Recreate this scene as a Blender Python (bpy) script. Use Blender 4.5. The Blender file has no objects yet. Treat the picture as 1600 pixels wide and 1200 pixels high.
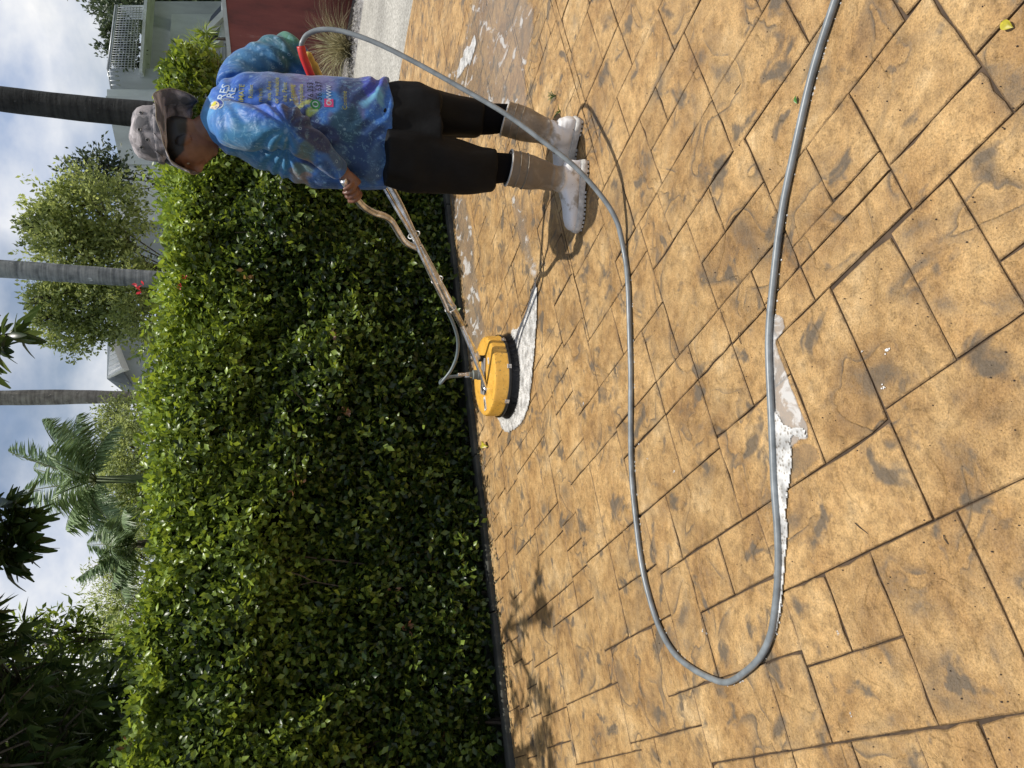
import bpy, bmesh, math, random
import numpy as np
from mathutils import Vector, Matrix, noise
from mathutils.bvhtree import BVHTree

SC = bpy.context.scene
COL = SC.collection
RNG = np.random.default_rng(11)
random.seed(11)
R = math.radians

# ---------------------------------------------------------------- camera, sky, sun, exposure
CAM_H, CAM_PITCH, CAM_F = 1.3, R(18.0), 1160.0   # focal length in pixels of a 1600 px wide frame
cd = bpy.data.cameras.new('camera'); cam = bpy.data.objects.new('camera', cd); COL.objects.link(cam)
cd.sensor_width = 36.0; cd.sensor_fit = 'HORIZONTAL'; cd.lens = CAM_F/1600*36.0
cd.clip_start = 0.05; cd.clip_end = 3000
fwd = Vector((0, math.cos(CAM_PITCH), -math.sin(CAM_PITCH)))
upv = Vector((0, math.sin(CAM_PITCH), math.cos(CAM_PITCH)))
# the phone was held on its side: the picture's left is up
m = Matrix((-upv, Vector((1, 0, 0)), -fwd)).transposed().to_4x4()
m.translation = Vector((0, 0, CAM_H))
cam.matrix_world = m
SC.camera = cam

SUN_TO = Vector((0.15, -0.035, 1.0)).normalized()    # towards the sun
w = bpy.data.worlds.new('World'); SC.world = w; w.use_nodes = True
nt = w.node_tree; nt.nodes.clear()
def N(nt, typ, **kw):
    n = nt.nodes.new(typ)
    for k, v in kw.items():
        if k == 'ins':
            for a, b in v.items(): n.inputs[a].default_value = b
        else: setattr(n, k, v)
    return n
sky = N(nt, 'ShaderNodeTexSky', sky_type='NISHITA', sun_disc=False)
sky.sun_elevation = math.asin(SUN_TO.z); sky.sun_rotation = math.atan2(SUN_TO.x, SUN_TO.y)
sky.air_density = 1.0; sky.dust_density = 1.5
tc = N(nt, 'ShaderNodeTexCoord')
mp = N(nt, 'ShaderNodeMapping'); mp.inputs['Scale'].default_value = (1, 1, 1.5)
mp.inputs['Location'].default_value = (0.35, 0.1, 0.2)
nz = N(nt, 'ShaderNodeTexNoise', ins={'Scale': 2.6, 'Detail': 8.0, 'Roughness': 0.52, 'Distortion': 0.2})
cr = N(nt, 'ShaderNodeValToRGB')
cr.color_ramp.elements[0].position = 0.38; cr.color_ramp.elements[0].color = (0.18, 0.18, 0.18, 1)
cr.color_ramp.elements[1].position = 0.54; cr.color_ramp.elements[1].color = (1, 1, 1, 1)
nz2 = N(nt, 'ShaderNodeTexNoise', ins={'Scale': 4.5, 'Detail': 6.0, 'Roughness': 0.55})
cr2 = N(nt, 'ShaderNodeValToRGB')
cr2.color_ramp.elements[0].position = 0.40; cr2.color_ramp.elements[0].color = (0.40, 0.50, 0.70, 1)
cr2.color_ramp.elements[1].position = 0.64; cr2.color_ramp.elements[1].color = (1.0, 1.0, 1.0, 1)
bgs = N(nt, 'ShaderNodeBackground', ins={'Strength': 0.10})
bgc = N(nt, 'ShaderNodeBackground', ins={'Strength': 1.08})
mx = N(nt, 'ShaderNodeMixShader'); out = N(nt, 'ShaderNodeOutputWorld')
L = nt.links.new
L(tc.outputs['Generated'], mp.inputs['Vector']); L(mp.outputs[0], nz.inputs['Vector']); L(mp.outputs[0], nz2.inputs['Vector'])
L(nz.outputs['Fac'], cr.inputs[0]); L(nz2.outputs['Fac'], cr2.inputs[0])
L(sky.outputs[0], bgs.inputs['Color']); L(cr2.outputs[0], bgc.inputs['Color'])
# cloud thickens towards the horizon, scattered overhead
sx_ = N(nt, 'ShaderNodeSeparateXYZ'); L(tc.outputs['Generated'], sx_.inputs[0])
ce = N(nt, 'ShaderNodeMapRange', ins={'From Min': .25, 'From Max': .80, 'To Min': 1.0, 'To Max': .28}); ce.interpolation_type = 'SMOOTHSTEP'; L(sx_.outputs[2], ce.inputs[0])
cm = N(nt, 'ShaderNodeMath', operation='MULTIPLY'); L(cr.outputs[0], cm.inputs[0]); L(ce.outputs[0], cm.inputs[1])
L(cm.outputs[0], mx.inputs[0]); L(bgs.outputs[0], mx.inputs[1]); L(bgc.outputs[0], mx.inputs[2]); L(mx.outputs[0], out.inputs[0])

sl = bpy.data.lights.new('sun', 'SUN'); sl.energy = 5.0; sl.angle = R(0.53); sl.color = (1.0, 0.955, 0.88)
so = bpy.data.objects.new('sun', sl); COL.objects.link(so)
so.rotation_euler = SUN_TO.to_track_quat('Z', 'Y').to_euler(); so.location = (0, 0, 12)
vs = SC.view_settings
vs.view_transform = 'Standard'; vs.look = 'None'; vs.gamma = 1; vs.use_curve_mapping = False; vs.exposure = -0.12
SC.cycles.max_bounces = 8; SC.cycles.transparent_max_bounces = 12; SC.cycles.use_denoising = True

# ---------------------------------------------------------------- helpers
def P(x, y, Y):
    """World point at forward distance Y whose direction was measured at (x, y) of the 1600x1200 photograph."""
    a = (600-y)/CAM_F; b = (x-800)/CAM_F
    d = Vector((a, math.cos(CAM_PITCH)-b*math.sin(CAM_PITCH), -math.sin(CAM_PITCH)-b*math.cos(CAM_PITCH)))
    t = Y/d.y
    return Vector((d.x*t, Y, CAM_H+d.z*t))
def G(x, y, z=0.0):
    a = (600-y)/CAM_F; b = (x-800)/CAM_F
    d = Vector((a, math.cos(CAM_PITCH)-b*math.sin(CAM_PITCH), -math.sin(CAM_PITCH)-b*math.cos(CAM_PITCH)))
    t = (z-CAM_H)/d.z
    return Vector((d.x*t, d.y*t, z))

def link_mesh(name, me, mat=None, parent=None, smooth=False):
    if mat is not None:
        for mm in (mat if isinstance(mat, (list, tuple)) else [mat]): me.materials.append(mm)
    if smooth: me.polygons.foreach_set('use_smooth', np.ones(len(me.polygons), dtype=bool))
    o = bpy.data.objects.new(name, me); COL.objects.link(o)
    if parent is not None:
        o.parent = parent; o.matrix_parent_inverse = world_inv(parent)
    return o
def world_m(o):
    M = Matrix.LocRotScale(o.location, o.rotation_euler, o.scale)
    if o.parent: M = world_m(o.parent) @ o.matrix_parent_inverse @ M
    return M
def world_inv(o): return world_m(o).inverted()
def mesh_py(name, v, f):
    me = bpy.data.meshes.new(name); me.from_pydata([tuple(a) for a in v], [], [tuple(a) for a in f]); me.update(); return me
def obj(name, v, f, mat, parent=None, smooth=False):
    return link_mesh(name, mesh_py(name, v, f), mat, parent, smooth)
def empty(name, loc, label, cat, group=None):
    o = bpy.data.objects.new(name, None); COL.objects.link(o); o.location = loc; o.empty_display_size = .1
    tag(o, label, cat, group); return o
def tag(o, label=None, cat=None, group=None, kind=None):
    if label: o['label'] = label
    if cat: o['category'] = cat
    if group: o['group'] = group
    if kind: o['kind'] = kind
    return o
def fast_mesh(name, V, F, col=None):
    """V (n,3) floats, F (m,k) ints with constant k."""
    V = np.asarray(V, dtype=np.float32); F = np.asarray(F, dtype=np.int32)
    me = bpy.data.meshes.new(name)
    me.vertices.add(len(V)); me.vertices.foreach_set('co', V.ravel())
    k = F.shape[1]
    me.loops.add(F.size); me.loops.foreach_set('vertex_index', F.ravel())
    me.polygons.add(len(F)); me.polygons.foreach_set('loop_start', np.arange(0, F.size, k, dtype=np.int32))
    me.update(calc_edges=True); me.validate()
    if col is not None:
        a = me.color_attributes.new('Col', 'FLOAT_COLOR', 'POINT')
        c = np.ones((len(V), 4), dtype=np.float32); c[:, :3] = col; a.data.foreach_set('color', c.ravel())
    return me
class MB:
    """collects pieces of one mesh"""
    def __init__(s): s.v = []; s.f = []
    def add(s, v, f):
        n = len(s.v); s.v += [tuple(a) for a in v]; s.f += [tuple(i+n for i in a) for a in f]; return s
    def box(s, c, h, rot=None, bev=0.0):
        c = Vector(c); M = rot if rot is not None else Matrix.Identity(3)
        if bev <= 0:
            vv = [c+M@Vector((x*h[0], y*h[1], z*h[2])) for x in (-1, 1) for y in (-1, 1) for z in (-1, 1)]
            return s.add(vv, [(0,1,3,2),(4,6,7,5),(0,4,5,1),(2,3,7,6),(0,2,6,4),(1,5,7,3)])
        bm = bmesh.new(); bmesh.ops.create_cube(bm, size=2)
        for q in bm.verts: q.co = Vector((q.co.x*h[0], q.co.y*h[1], q.co.z*h[2]))
        bmesh.ops.bevel(bm, geom=list(bm.edges), offset=bev, segments=2, profile=.5, affect='EDGES')
        bm.verts.index_update()
        s.add([c+M@q.co for q in bm.verts], [[q.index for q in f.verts] for f in bm.faces]); bm.free(); return s
    def tube(s, pts, r, n=10, cap=True):
        pts = [Vector(p) for p in pts]; rr = r if isinstance(r, (list, tuple)) else [r]*len(pts)
        base = len(s.v); t0 = (pts[1]-pts[0]).normalized()
        a = t0.orthogonal().normalized()
        for i, p in enumerate(pts):
            t = ((pts[min(i+1, len(pts)-1)]-pts[max(i-1, 0)])).normalized()
            a = (a-t*a.dot(t)).normalized(); b = t.cross(a)
            for k in range(n):
                q = 2*math.pi*k/n; s.v.append(tuple(p+(a*math.cos(q)+b*math.sin(q))*rr[i]))
        for i in range(len(pts)-1):
            for k in range(n):
                s.f.append((base+i*n+k, base+i*n+(k+1) % n, base+(i+1)*n+(k+1) % n, base+(i+1)*n+k))
        if cap:
            s.f.append(tuple(base+k for k in reversed(range(n)))); s.f.append(tuple(base+(len(pts)-1)*n+k for k in range(n)))
        return s
    def lathe(s, c, prof, n=32, rot=None, cap=True):
        """prof: list of (r, z)"""
        c = Vector(c); M = rot if rot is not None else Matrix.Identity(3); base = len(s.v)
        for r, z in prof:
            for k in range(n):
                q = 2*math.pi*k/n; s.v.append(tuple(c+M@Vector((r*math.cos(q), r*math.sin(q), z))))
        for i in range(len(prof)-1):
            for k in range(n):
                s.f.append((base+i*n+k, base+i*n+(k+1) % n, base+(i+1)*n+(k+1) % n, base+(i+1)*n+k))
        if cap:
            s.f.append(tuple(base+k for k in reversed(range(n)))); s.f.append(tuple(base+(len(prof)-1)*n+k for k in range(n)))
        return s
    def rings(s, rings, cap=True):
        base = len(s.v); n = len(rings[0])
        for r in rings: s.v += [tuple(p) for p in r]
        for i in range(len(rings)-1):
            for k in range(n):
                s.f.append((base+i*n+k, base+i*n+(k+1) % n, base+(i+1)*n+(k+1) % n, base+(i+1)*n+k))
        if cap:
            s.f.append(tuple(base+k for k in reversed(range(n)))); s.f.append(tuple(base+(len(rings)-1)*n+k for k in range(n)))
        return s
    def prism(s, poly, z0, z1):
        n = len(poly); base = len(s.v)
        s.v += [(p[0], p[1], z0) for p in poly]+[(p[0], p[1], z1) for p in poly]
        s.f.append(tuple(base+k for k in reversed(range(n)))); s.f.append(tuple(base+n+k for k in range(n)))
        for k in range(n): s.f.append((base+k, base+(k+1) % n, base+n+(k+1) % n, base+n+k))
        return s
    def build(s, name, mat, parent=None, smooth=False):
        return obj(name, s.v, s.f, mat, parent, smooth)
def catmull(pts, n=8):
    pts = [Vector(p) for p in pts]; o = []
    for i in range(len(pts)-1):
        p0 = pts[max(i-1, 0)]; p1 = pts[i]; p2 = pts[i+1]; p3 = pts[min(i+2, len(pts)-1)]
        for k in range(n):
            t = k/n; o.append(.5*((2*p1)+(p2-p0)*t+(2*p0-5*p1+4*p2-p3)*t*t+(3*p1-p0-3*p2+p3)*t**3))
    o.append(pts[-1]); return o
def auto_smooth(o, deg=40):
    me = o.data; me.polygons.foreach_set('use_smooth', np.ones(len(me.polygons), dtype=bool))
    bm = bmesh.new(); bm.from_mesh(me)
    for e in bm.edges:
        if len(e.link_faces) == 2 and e.calc_face_angle(0) > R(deg): e.smooth = False
    bm.to_mesh(me); bm.free(); return o

# ---------------------------------------------------------------- materials
def newmat(name):
    m = bpy.data.materials.new(name); m.use_nodes = True; nt = m.node_tree
    return m, nt, nt.nodes['Principled BSDF'], nt.links.new
def ramp(nt, stops, interp='LINEAR'):
    r = nt.nodes.new('ShaderNodeValToRGB'); e = r.color_ramp.elements; r.color_ramp.interpolation = interp
    while len(e) < len(stops): e.new(.5)
    for i, (p, c) in enumerate(stops):
        e[i].position = p; e[i].color = (c if len(c) == 4 else (*c, 1)) if isinstance(c, tuple) else (c, c, c, 1)
    return r
def mixc(nt, blend='MIX', fac=.5):
    n = nt.nodes.new('ShaderNodeMix'); n.data_type = 'RGBA'; n.blend_type = blend; n.inputs[0].default_value = fac; return n
def simple(name, col, rough=.6, metal=0.0, noise_amt=.15, scale=12.0, bump=.1, spec=.5, bdist=.004):
    m, nt, b, L = newmat(name)
    g = N(nt, 'ShaderNodeNewGeometry'); nz = N(nt, 'ShaderNodeTexNoise', ins={'Scale': scale, 'Detail': 6.0, 'Roughness': .6})
    L(g.outputs['Position'], nz.inputs['Vector'])
    lo = tuple(c*(1-noise_amt*1.6) for c in col); hi = tuple(min(1, c*(1+noise_amt)) for c in col)
    r = ramp(nt, [(.3, lo), (.7, hi)]); L(nz.outputs['Fac'], r.inputs[0]); L(r.outputs[0], b.inputs['Base Color'])
    b.inputs['Roughness'].default_value = rough; b.inputs['Metallic'].default_value = metal
    b.inputs['Specular IOR Level'].default_value = spec
    if bump:
        bp = N(nt, 'ShaderNodeBump', ins={'Strength': bump, 'Distance': bdist}); L(nz.outputs['Fac'], bp.inputs['Height']); L(bp.outputs[0], b.inputs['Normal'])
    return m
def leaf_mat(name, dark, light, rough=.45, trans=.35, spec=.5, vary=True):
    m, nt, b, L = newmat(name)
    at = N(nt, 'ShaderNodeAttribute', attribute_name='Col')
    r = ramp(nt, [(0.0, dark), (1.0, light)])
    L(at.outputs['Fac'], r.inputs[0])
    # red / pink tips are painted by the green channel of the attribute
    sp = N(nt, 'ShaderNodeSeparateColor'); L(at.outputs['Color'], sp.inputs[0])
    L(sp.outputs[0], r.inputs[0])
    mx = mixc(nt); L(sp.outputs[1], mx.inputs[0]); L(r.outputs[0], mx.inputs[6]); mx.inputs[7].default_value = (.34, .17, .10, 1)
    L(mx.outputs[2], b.inputs['Base Color'])
    b.inputs['Roughness'].default_value = rough; b.inputs['Specular IOR Level'].default_value = spec
    tr = N(nt, 'ShaderNodeBsdfTranslucent')
    hs = N(nt, 'ShaderNodeHueSaturation', ins={'Hue': .48, 'Saturation': 1.1, 'Value': 1.6}); L(mx.outputs[2], hs.inputs['Color']); L(hs.outputs[0], tr.inputs['Color'])
    ms = N(nt, 'ShaderNodeMixShader', ins={0: trans}); out = nt.nodes['Material Output']
    L(b.outputs[0], ms.inputs[1]); L(tr.outputs[0], ms.inputs[2]); L(ms.outputs[0], out.inputs[0])
    return m

def stone_material():
    m, nt, b, L = newmat('stamped_stone')
    g = N(nt, 'ShaderNodeNewGeometry'); oi = N(nt, 'ShaderNodeObjectInfo')
    pos = g.outputs['Position']
    # tone: broad patches of sand and ochre
    n1 = N(nt, 'ShaderNodeTexNoise', ins={'Scale': 4.0, 'Detail': 8.0, 'Roughness': .66}); L(pos, n1.inputs['Vector'])
    r1 = ramp(nt, [(.28, (.23, .128, .050)), (.43, (.395, .232, .088)), (.57, (.53, .335, .140)), (.72, (.67, .47, .24))]); L(n1.outputs['Fac'], r1.inputs[0])
    # grain
    n2 = N(nt, 'ShaderNodeTexNoise', ins={'Scale': 210.0, 'Detail': 3.0, 'Roughness': .75}); L(pos, n2.inputs['Vector'])
    r2 = ramp(nt, [(.30, .60), (.5, 1.0), (.72, 1.26)]); L(n2.outputs['Fac'], r2.inputs[0])
    n2b = N(nt, 'ShaderNodeTexNoise', ins={'Scale': 28.0, 'Detail': 6.0, 'Roughness': .7}); L(pos, n2b.inputs['Vector'])
    r2b = ramp(nt, [(.32, .58), (.52, 1.0), (.72, 1.25)]); L(n2b.outputs['Fac'], r2b.inputs[0])
    ma = mixc(nt, 'MULTIPLY', 1.0); L(r1.outputs[0], ma.inputs[6]); L(r2.outputs[0], ma.inputs[7])
    mb = mixc(nt, 'MULTIPLY', 1.0); L(ma.outputs[2], mb.inputs[6]); L(r2b.outputs[0], mb.inputs[7])
    # chipped slate relief: a few flat levels with hard broken edges
    n3 = N(nt, 'ShaderNodeTexNoise', ins={'Scale': 4.2, 'Detail': 2.6, 'Roughness': .48, 'Distortion': .9}); L(pos, n3.inputs['Vector'])
    r3 = ramp(nt, [(.0, .45), (.32, .25), (.405, .68), (.428, .22), (.56, .80), (.585, .50), (.75, 1.0), (1.0, 1.0)]); L(n3.outputs['Fac'], r3.inputs[0])
    # dark mould and colouring powder in the hollows, with relief shading painted in
    n4 = N(nt, 'ShaderNodeTexNoise', ins={'Scale': 2.4, 'Detail': 5.0, 'Roughness': .55}); L(pos, n4.inputs['Vector'])
    r4 = ramp(nt, [(.50, 0.0), (.62, 1.0)]); L(n4.outputs['Fac'], r4.inputs[0])
    r3i = ramp(nt, [(.28, .9), (.34, .3), (.410, .0), (.424, 1.0), (.455, .45), (.52, .0)]); L(n3.outputs['Fac'], r3i.inputs[0])
    st = N(nt, 'ShaderNodeMath', operation='MULTIPLY'); L(r3i.outputs[0], st.inputs[0])
    nb = N(nt, 'ShaderNodeTexNoise', ins={'Scale': 7.0, 'Detail': 6.0, 'Roughness': .7}); L(pos, nb.inputs['Vector'])
    rb = ramp(nt, [(.44, .0), (.56, 1.0)]); L(nb.outputs['Fac'], rb.inputs[0]); L(rb.outputs[0], st.inputs[1])
    # free smudges
    vs_ = N(nt, 'ShaderNodeTexNoise', ins={'Scale': 7.5, 'Detail': 3.5, 'Roughness': .55, 'Distortion': .5}); L(pos, vs_.inputs['Vector'])
    rv = ramp(nt, [(.585, 0.0), (.66, 1.0)]); L(vs_.outputs['Fac'], rv.inputs[0])
    smx = N(nt, 'ShaderNodeMath', operation='MAXIMUM'); L(st.outputs[0], smx.inputs[0]); L(rv.outputs[0], smx.inputs[1])
    sm2 = N(nt, 'ShaderNodeMath', operation='MULTIPLY', ins={1: .85}); L(smx.outputs[0], sm2.inputs[0])
    mc = mixc(nt); L(sm2.outputs[0], mc.inputs[0]); L(mb.outputs[2], mc.inputs[6]); mc.inputs[7].default_value = (.115, .095, .070, 1)
    # pin holes / specks
    vo = N(nt, 'ShaderNodeTexVoronoi', ins={'Scale': 85.0}); L(pos, vo.inputs['Vector'])
    rs = ramp(nt, [(.06, 1.0), (.13, 0.0)]); L(vo.outputs['Distance'], rs.inputs[0])
    n5 = N(nt, 'ShaderNodeTexNoise', ins={'Scale': 9.0, 'Detail': 3.0}); L(pos, n5.inputs['Vector'])
    r5 = ramp(nt, [(.48, 0.0), (.62, .85)]); L(n5.outputs['Fac'], r5.inputs[0])
    sp = N(nt, 'ShaderNodeMath', operation='MULTIPLY'); L(rs.outputs[0], sp.inputs[0]); L(r5.outputs[0], sp.inputs[1])
    md = mixc(nt); L(sp.outputs[0], md.inputs[0]); L(mc.outputs[2], md.inputs[6]); md.inputs[7].default_value = (.07, .045, .025, 1)
    # each stone a little different
    hv = N(nt, 'ShaderNodeHueSaturation')
    mr = N(nt, 'ShaderNodeMapRange', ins={'To Min': .90, 'To Max': 1.08}); L(oi.outputs['Random'], mr.inputs[0]); L(mr.outputs[0], hv.inputs['Value'])
    ea = N(nt, 'ShaderNodeAttribute', attribute_name='Col'); em = N(nt, 'ShaderNodeMath', operation='MULTIPLY', ins={1: .62}); L(ea.outputs['Fac'], em.inputs[0])
    me_ = mixc(nt); L(em.outputs[0], me_.inputs[0]); L(md.outputs[2], me_.inputs[6]); me_.inputs[7].default_value = (.11, .070, .038, 1)
    L(me_.outputs[2], hv.inputs['Color']); L(hv.outputs[0], b.inputs['Base Color'])
    b.inputs['Roughness'].default_value = .50; b.inputs['Specular IOR Level'].default_value = .45
    b1 = N(nt, 'ShaderNodeBump', ins={'Strength': .55, 'Distance': .016}); L(r3.outputs[0], b1.inputs['Height'])
    b2 = N(nt, 'ShaderNodeBump', ins={'Strength': .55, 'Distance': .0025}); L(n2.outputs['Fac'], b2.inputs['Height']); L(b1.outputs[0], b2.inputs['Normal'])
    b3 = N(nt, 'ShaderNodeBump', ins={'Strength': .85, 'Distance': .018}); L(n2b.outputs['Fac'], b3.inputs['Height']); L(b2.outputs[0], b3.inputs['Normal'])
    L(b3.outputs[0], b.inputs['Normal'])
    return m
M_STONE = stone_material()
M_JOINT = simple('joint_dirt', (.075, .048, .028), .85, noise_amt=.4, scale=20, bump=.5)

# ---------------------------------------------------------------- ground
CA, SA = math.cos(R(30)), math.sin(R(30))
def st2w(s, t): return (s*CA+t*SA, s*SA-t*CA)
def w2st(x, y): return (x*CA+y*SA, x*SA-y*CA)
HD = Vector((math.cos(R(24)), math.sin(R(24)), 0)); HN = Vector((math.sin(R(24)), -math.cos(R(24)), 0))  # along the hedge / out of it
HO = Vector((0, 4.90, 0))                                            # foot of the hedge kerb on the centre line
HEDGE_END = 2.25                                                      # along HD
EDGE_A = G(645, 0); EDGE_B = G(622, 130)                              # where the paving meets the road
ED = (EDGE_B-EDGE_A).normalized(); EN = Vector((ED.y, -ED.x, 0))      # away from the road?
if EN.dot(-EDGE_A) < 0: EN = -EN
def in_drive(x, y, margin=0.0):
    p = Vector((x, y, 0))
    if (p-EDGE_A).dot(EN) < margin: return False
    q = p-HO
    if q.dot(HD) < HEDGE_END+.1 and q.dot(HN) < margin: return False
    return True
gb = MB()
gb.add([(-900, -900, -.06), (900, -900, -.06), (900, 900, -.06), (-900, 900, -.06)], [(0, 1, 2, 3)])
tag(gb.build('ground', simple('lawn_soil', (.10, .13, .045), .9, noise_amt=.5, scale=3, bump=.4)), kind='structure')
dv = MB()
far = 13.0
hp = HO+HD*(HEDGE_END+.1); hq = HO-HD*9
def cut_line(p, d, q, e):   # intersection of two lines in plan
    den = d.x*e.y-d.y*e.x; t = ((q.x-p.x)*e.y-(q.y-p.y)*e.x)/den; return p+d*t
hback = cut_line(hp, -HN, EDGE_A, ED)
ea = EDGE_A+(-ED)*8.5
poly = [hq, Vector((hq.x-1, -1.5, 0)), Vector((ea.x, -1.5, 0)), ea, hback, hp]
dv.prism([(p.x, p.y) for p in poly][::-1] if False else [(p.x, p.y) for p in poly], -.055, -.0075)
drive = tag(dv.build('driveway', M_JOINT), kind='structure')

# stone layout read off the photograph, in the joint directions (s, t)
RECT = [(-.02,.16,-1.72,-1.37),(.16,.35,-1.72,-1.545),(.16,.35,-1.545,-1.37),(-.02,.35,-1.37,-1.11),(-.02,.35,-1.11,-.66),
(.2,.4,-2.15,-1.72),(.2,.58,-2.34,-2.15),(.4,.58,-2.15,-1.94),(.4,.58,-1.94,-1.72),(.2,.44,-2.5,-2.34),(-.02,.2,-2.32,-1.89),(-.02,.2,-1.89,-1.72),
(.35,.58,-1.72,-1.17),(.35,.61,-1.17,-.66),(.58,.81,-2.35,-2.17),(.58,.81,-2.17,-1.79),(.58,.84,-1.79,-1.40),(.58,.95,-1.40,-1.17),(.61,.94,-1.17,-.96),(.61,.94,-.96,-.79),
(.72,.94,-.79,-.55),(.61,.72,-.79,-.5),(.84,1.05,-1.79,-1.575),(.84,1.05,-1.575,-1.40),(.95,1.06,-1.40,-1.23),(.95,1.06,-1.23,-.89),(.94,1.07,-.89,-.63),(.94,1.1,-.63,-.3),
(1.06,1.175,-1.40,-1.23),(1.12,1.31,-1.23,-1.06),(1.12,1.31,-1.06,-.89),(1.06,1.12,-1.23,-.89),(1.07,1.31,-.89,-.63),(1.05,1.18,-1.79,-1.58),(1.05,1.18,-1.58,-1.40),
(1.18,1.54,-1.85,-1.59),(1.175,1.36,-1.59,-1.23),(1.36,1.54,-1.59,-1.44),(1.36,1.54,-1.44,-1.23),(1.31,1.53,-1.23,-.70),(1.31,1.53,-.70,-.4),
(1.54,1.76,-1.85,-1.69),(1.54,1.76,-1.69,-1.29),(1.53,1.77,-1.29,-.92),(1.53,1.77,-.92,-.5),(1.76,1.92,-1.65,-1.29),(1.92,2.09,-1.65,-1.51),(1.92,2.09,-1.51,-1.29),(1.77,2.09,-1.29,-1.0),
(1.76,2.09,-1.88,-1.65),(2.09,2.31,-1.74,-1.36),(2.09,2.31,-2.0,-1.74),(2.31,2.55,-1.59,-1.2),(2.31,2.55,-1.95,-1.59),(2.55,2.87,-1.75,-1.59),(2.55,2.87,-1.96,-1.75),
(.44,.81,-2.95,-2.70),(.62,.81,-2.70,-2.55),(.62,.81,-2.55,-2.35),(.44,.62,-2.70,-2.34),(.09,.44,-2.89,-2.5),(.31,.66,-3.5,-3.29),(.31,.66,-3.29,-2.95),(.06,.31,-3.5,-3.13),(.06,.31,-3.13,-2.89),
(.81,1.05,-2.03,-1.79),(1.05,1.18,-2.03,-1.79),(1.18,1.40,-2.03,-1.85),(1.18,1.40,-2.40,-2.03),(1.40,1.63,-2.46,-2.20),(1.40,1.63,-2.20,-1.85),(.81,1.05,-2.4,-2.03),(1.05,1.18,-2.4,-2.03),(1.63,1.96,-2.44,-2.08),
(-.25,-.02,-1.27,-1.0),(-.25,-.02,-1.44,-1.27),(-.25,-.02,-1.65,-1.44),(-.25,-.02,-1.89,-1.65)]
S0, S1, T0, T1, Q = -3.6, 9.6, -7.6, 3.4, .01
gs, gt = int((S1-S0)/Q), int((T1-T0)/Q)
occ = np.zeros((gs, gt), dtype=bool)
rects = []
def mark(a, b, c, d):
    occ[max(0, a):b, max(0, c):d] = True
for (a, b, c, d) in RECT:
    ia, ib, ic, id_ = round((a-S0)/Q), round((b-S0)/Q), round((c-T0)/Q), round((d-T0)/Q)
    # shave what is already taken
    while ia < ib and occ[ia, ic:id_].mean() > .5: ia += 1
    while ib > ia and occ[ib-1, ic:id_].mean() > .5: ib -= 1
    while ic < id_ and occ[ia:ib, ic].mean() > .5: ic += 1
    while id_ > ic and occ[ia:ib, id_-1].mean() > .5: id_ -= 1
    if ib-ia > 4 and id_-ic > 4: rects.append((ia, ib, ic, id_)); mark(ia, ib, ic, id_)
# outside the driveway counts as taken
ii, jj = np.meshgrid(np.arange(gs), np.arange(gt), indexing='ij')
sx = S0+(ii+.5)*Q; tx = T0+(jj+.5)*Q
wx = sx*CA+tx*SA; wy = sx*SA-tx*CA
dd1 = (wx-EDGE_A.x)*EN.x+(wy-EDGE_A.y)*EN.y
hx, hy = wx-HO.x, wy-HO.y
out_ = (dd1 < -.25) | ((hx*HD.x+hy*HD.y < HEDGE_END-.15) & (hx*HN.x+hy*HN.y < -.25)) | (wy < .25) | (wx < -4.2) | (wx > 6.0)
inside = ~out_
rr = random.Random(5)
SIZES = [(12, 36), (12, 48), (14, 30), (24, 36), (36, 24), (24, 24), (24, 48), (36, 36), (12, 36), (36, 48), (12, 24), (24, 60)]
for i in range(gs):
    j = 0
    row = occ[i]
    while True:
        free = np.flatnonzero(~row[j:])
        if len(free) == 0: break
        j = j+int(free[0])
        run = np.flatnonzero(row[j:]); maxt = int(run[0]) if len(run) else gt-j
        ws, wt = rr.choice(SIZES)
        wt = min(wt, maxt)
        if maxt-wt < 9: wt = maxt
        e = 1
        while e < ws and i+e < gs and not occ[i+e, j:j+wt].any(): e += 1
        # absorb slivers
        while e < ws+9 and i+e < gs and not occ[i+e, j:j+wt].any() and occ[min(i+ws+9, gs-1), j:j+wt].any() and e >= ws: e += 1
        occ[i:i+e, j:j+wt] = True
        if e > 1 and wt > 1 and inside[i:i+e, j:j+wt].any(): rects.append((i, i+e, j, j+wt))
        j += wt
def clip_poly(poly, p, n):
    o = []
    for a, b in zip(poly, poly[1:]+poly[:1]):
        da = (a-p).dot(n); db = (b-p).dot(n)
        if da >= 0: o.append(a)
        if da*db < 0: o.append(a+(b-a)*(da/(da-db)))
    return o
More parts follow.
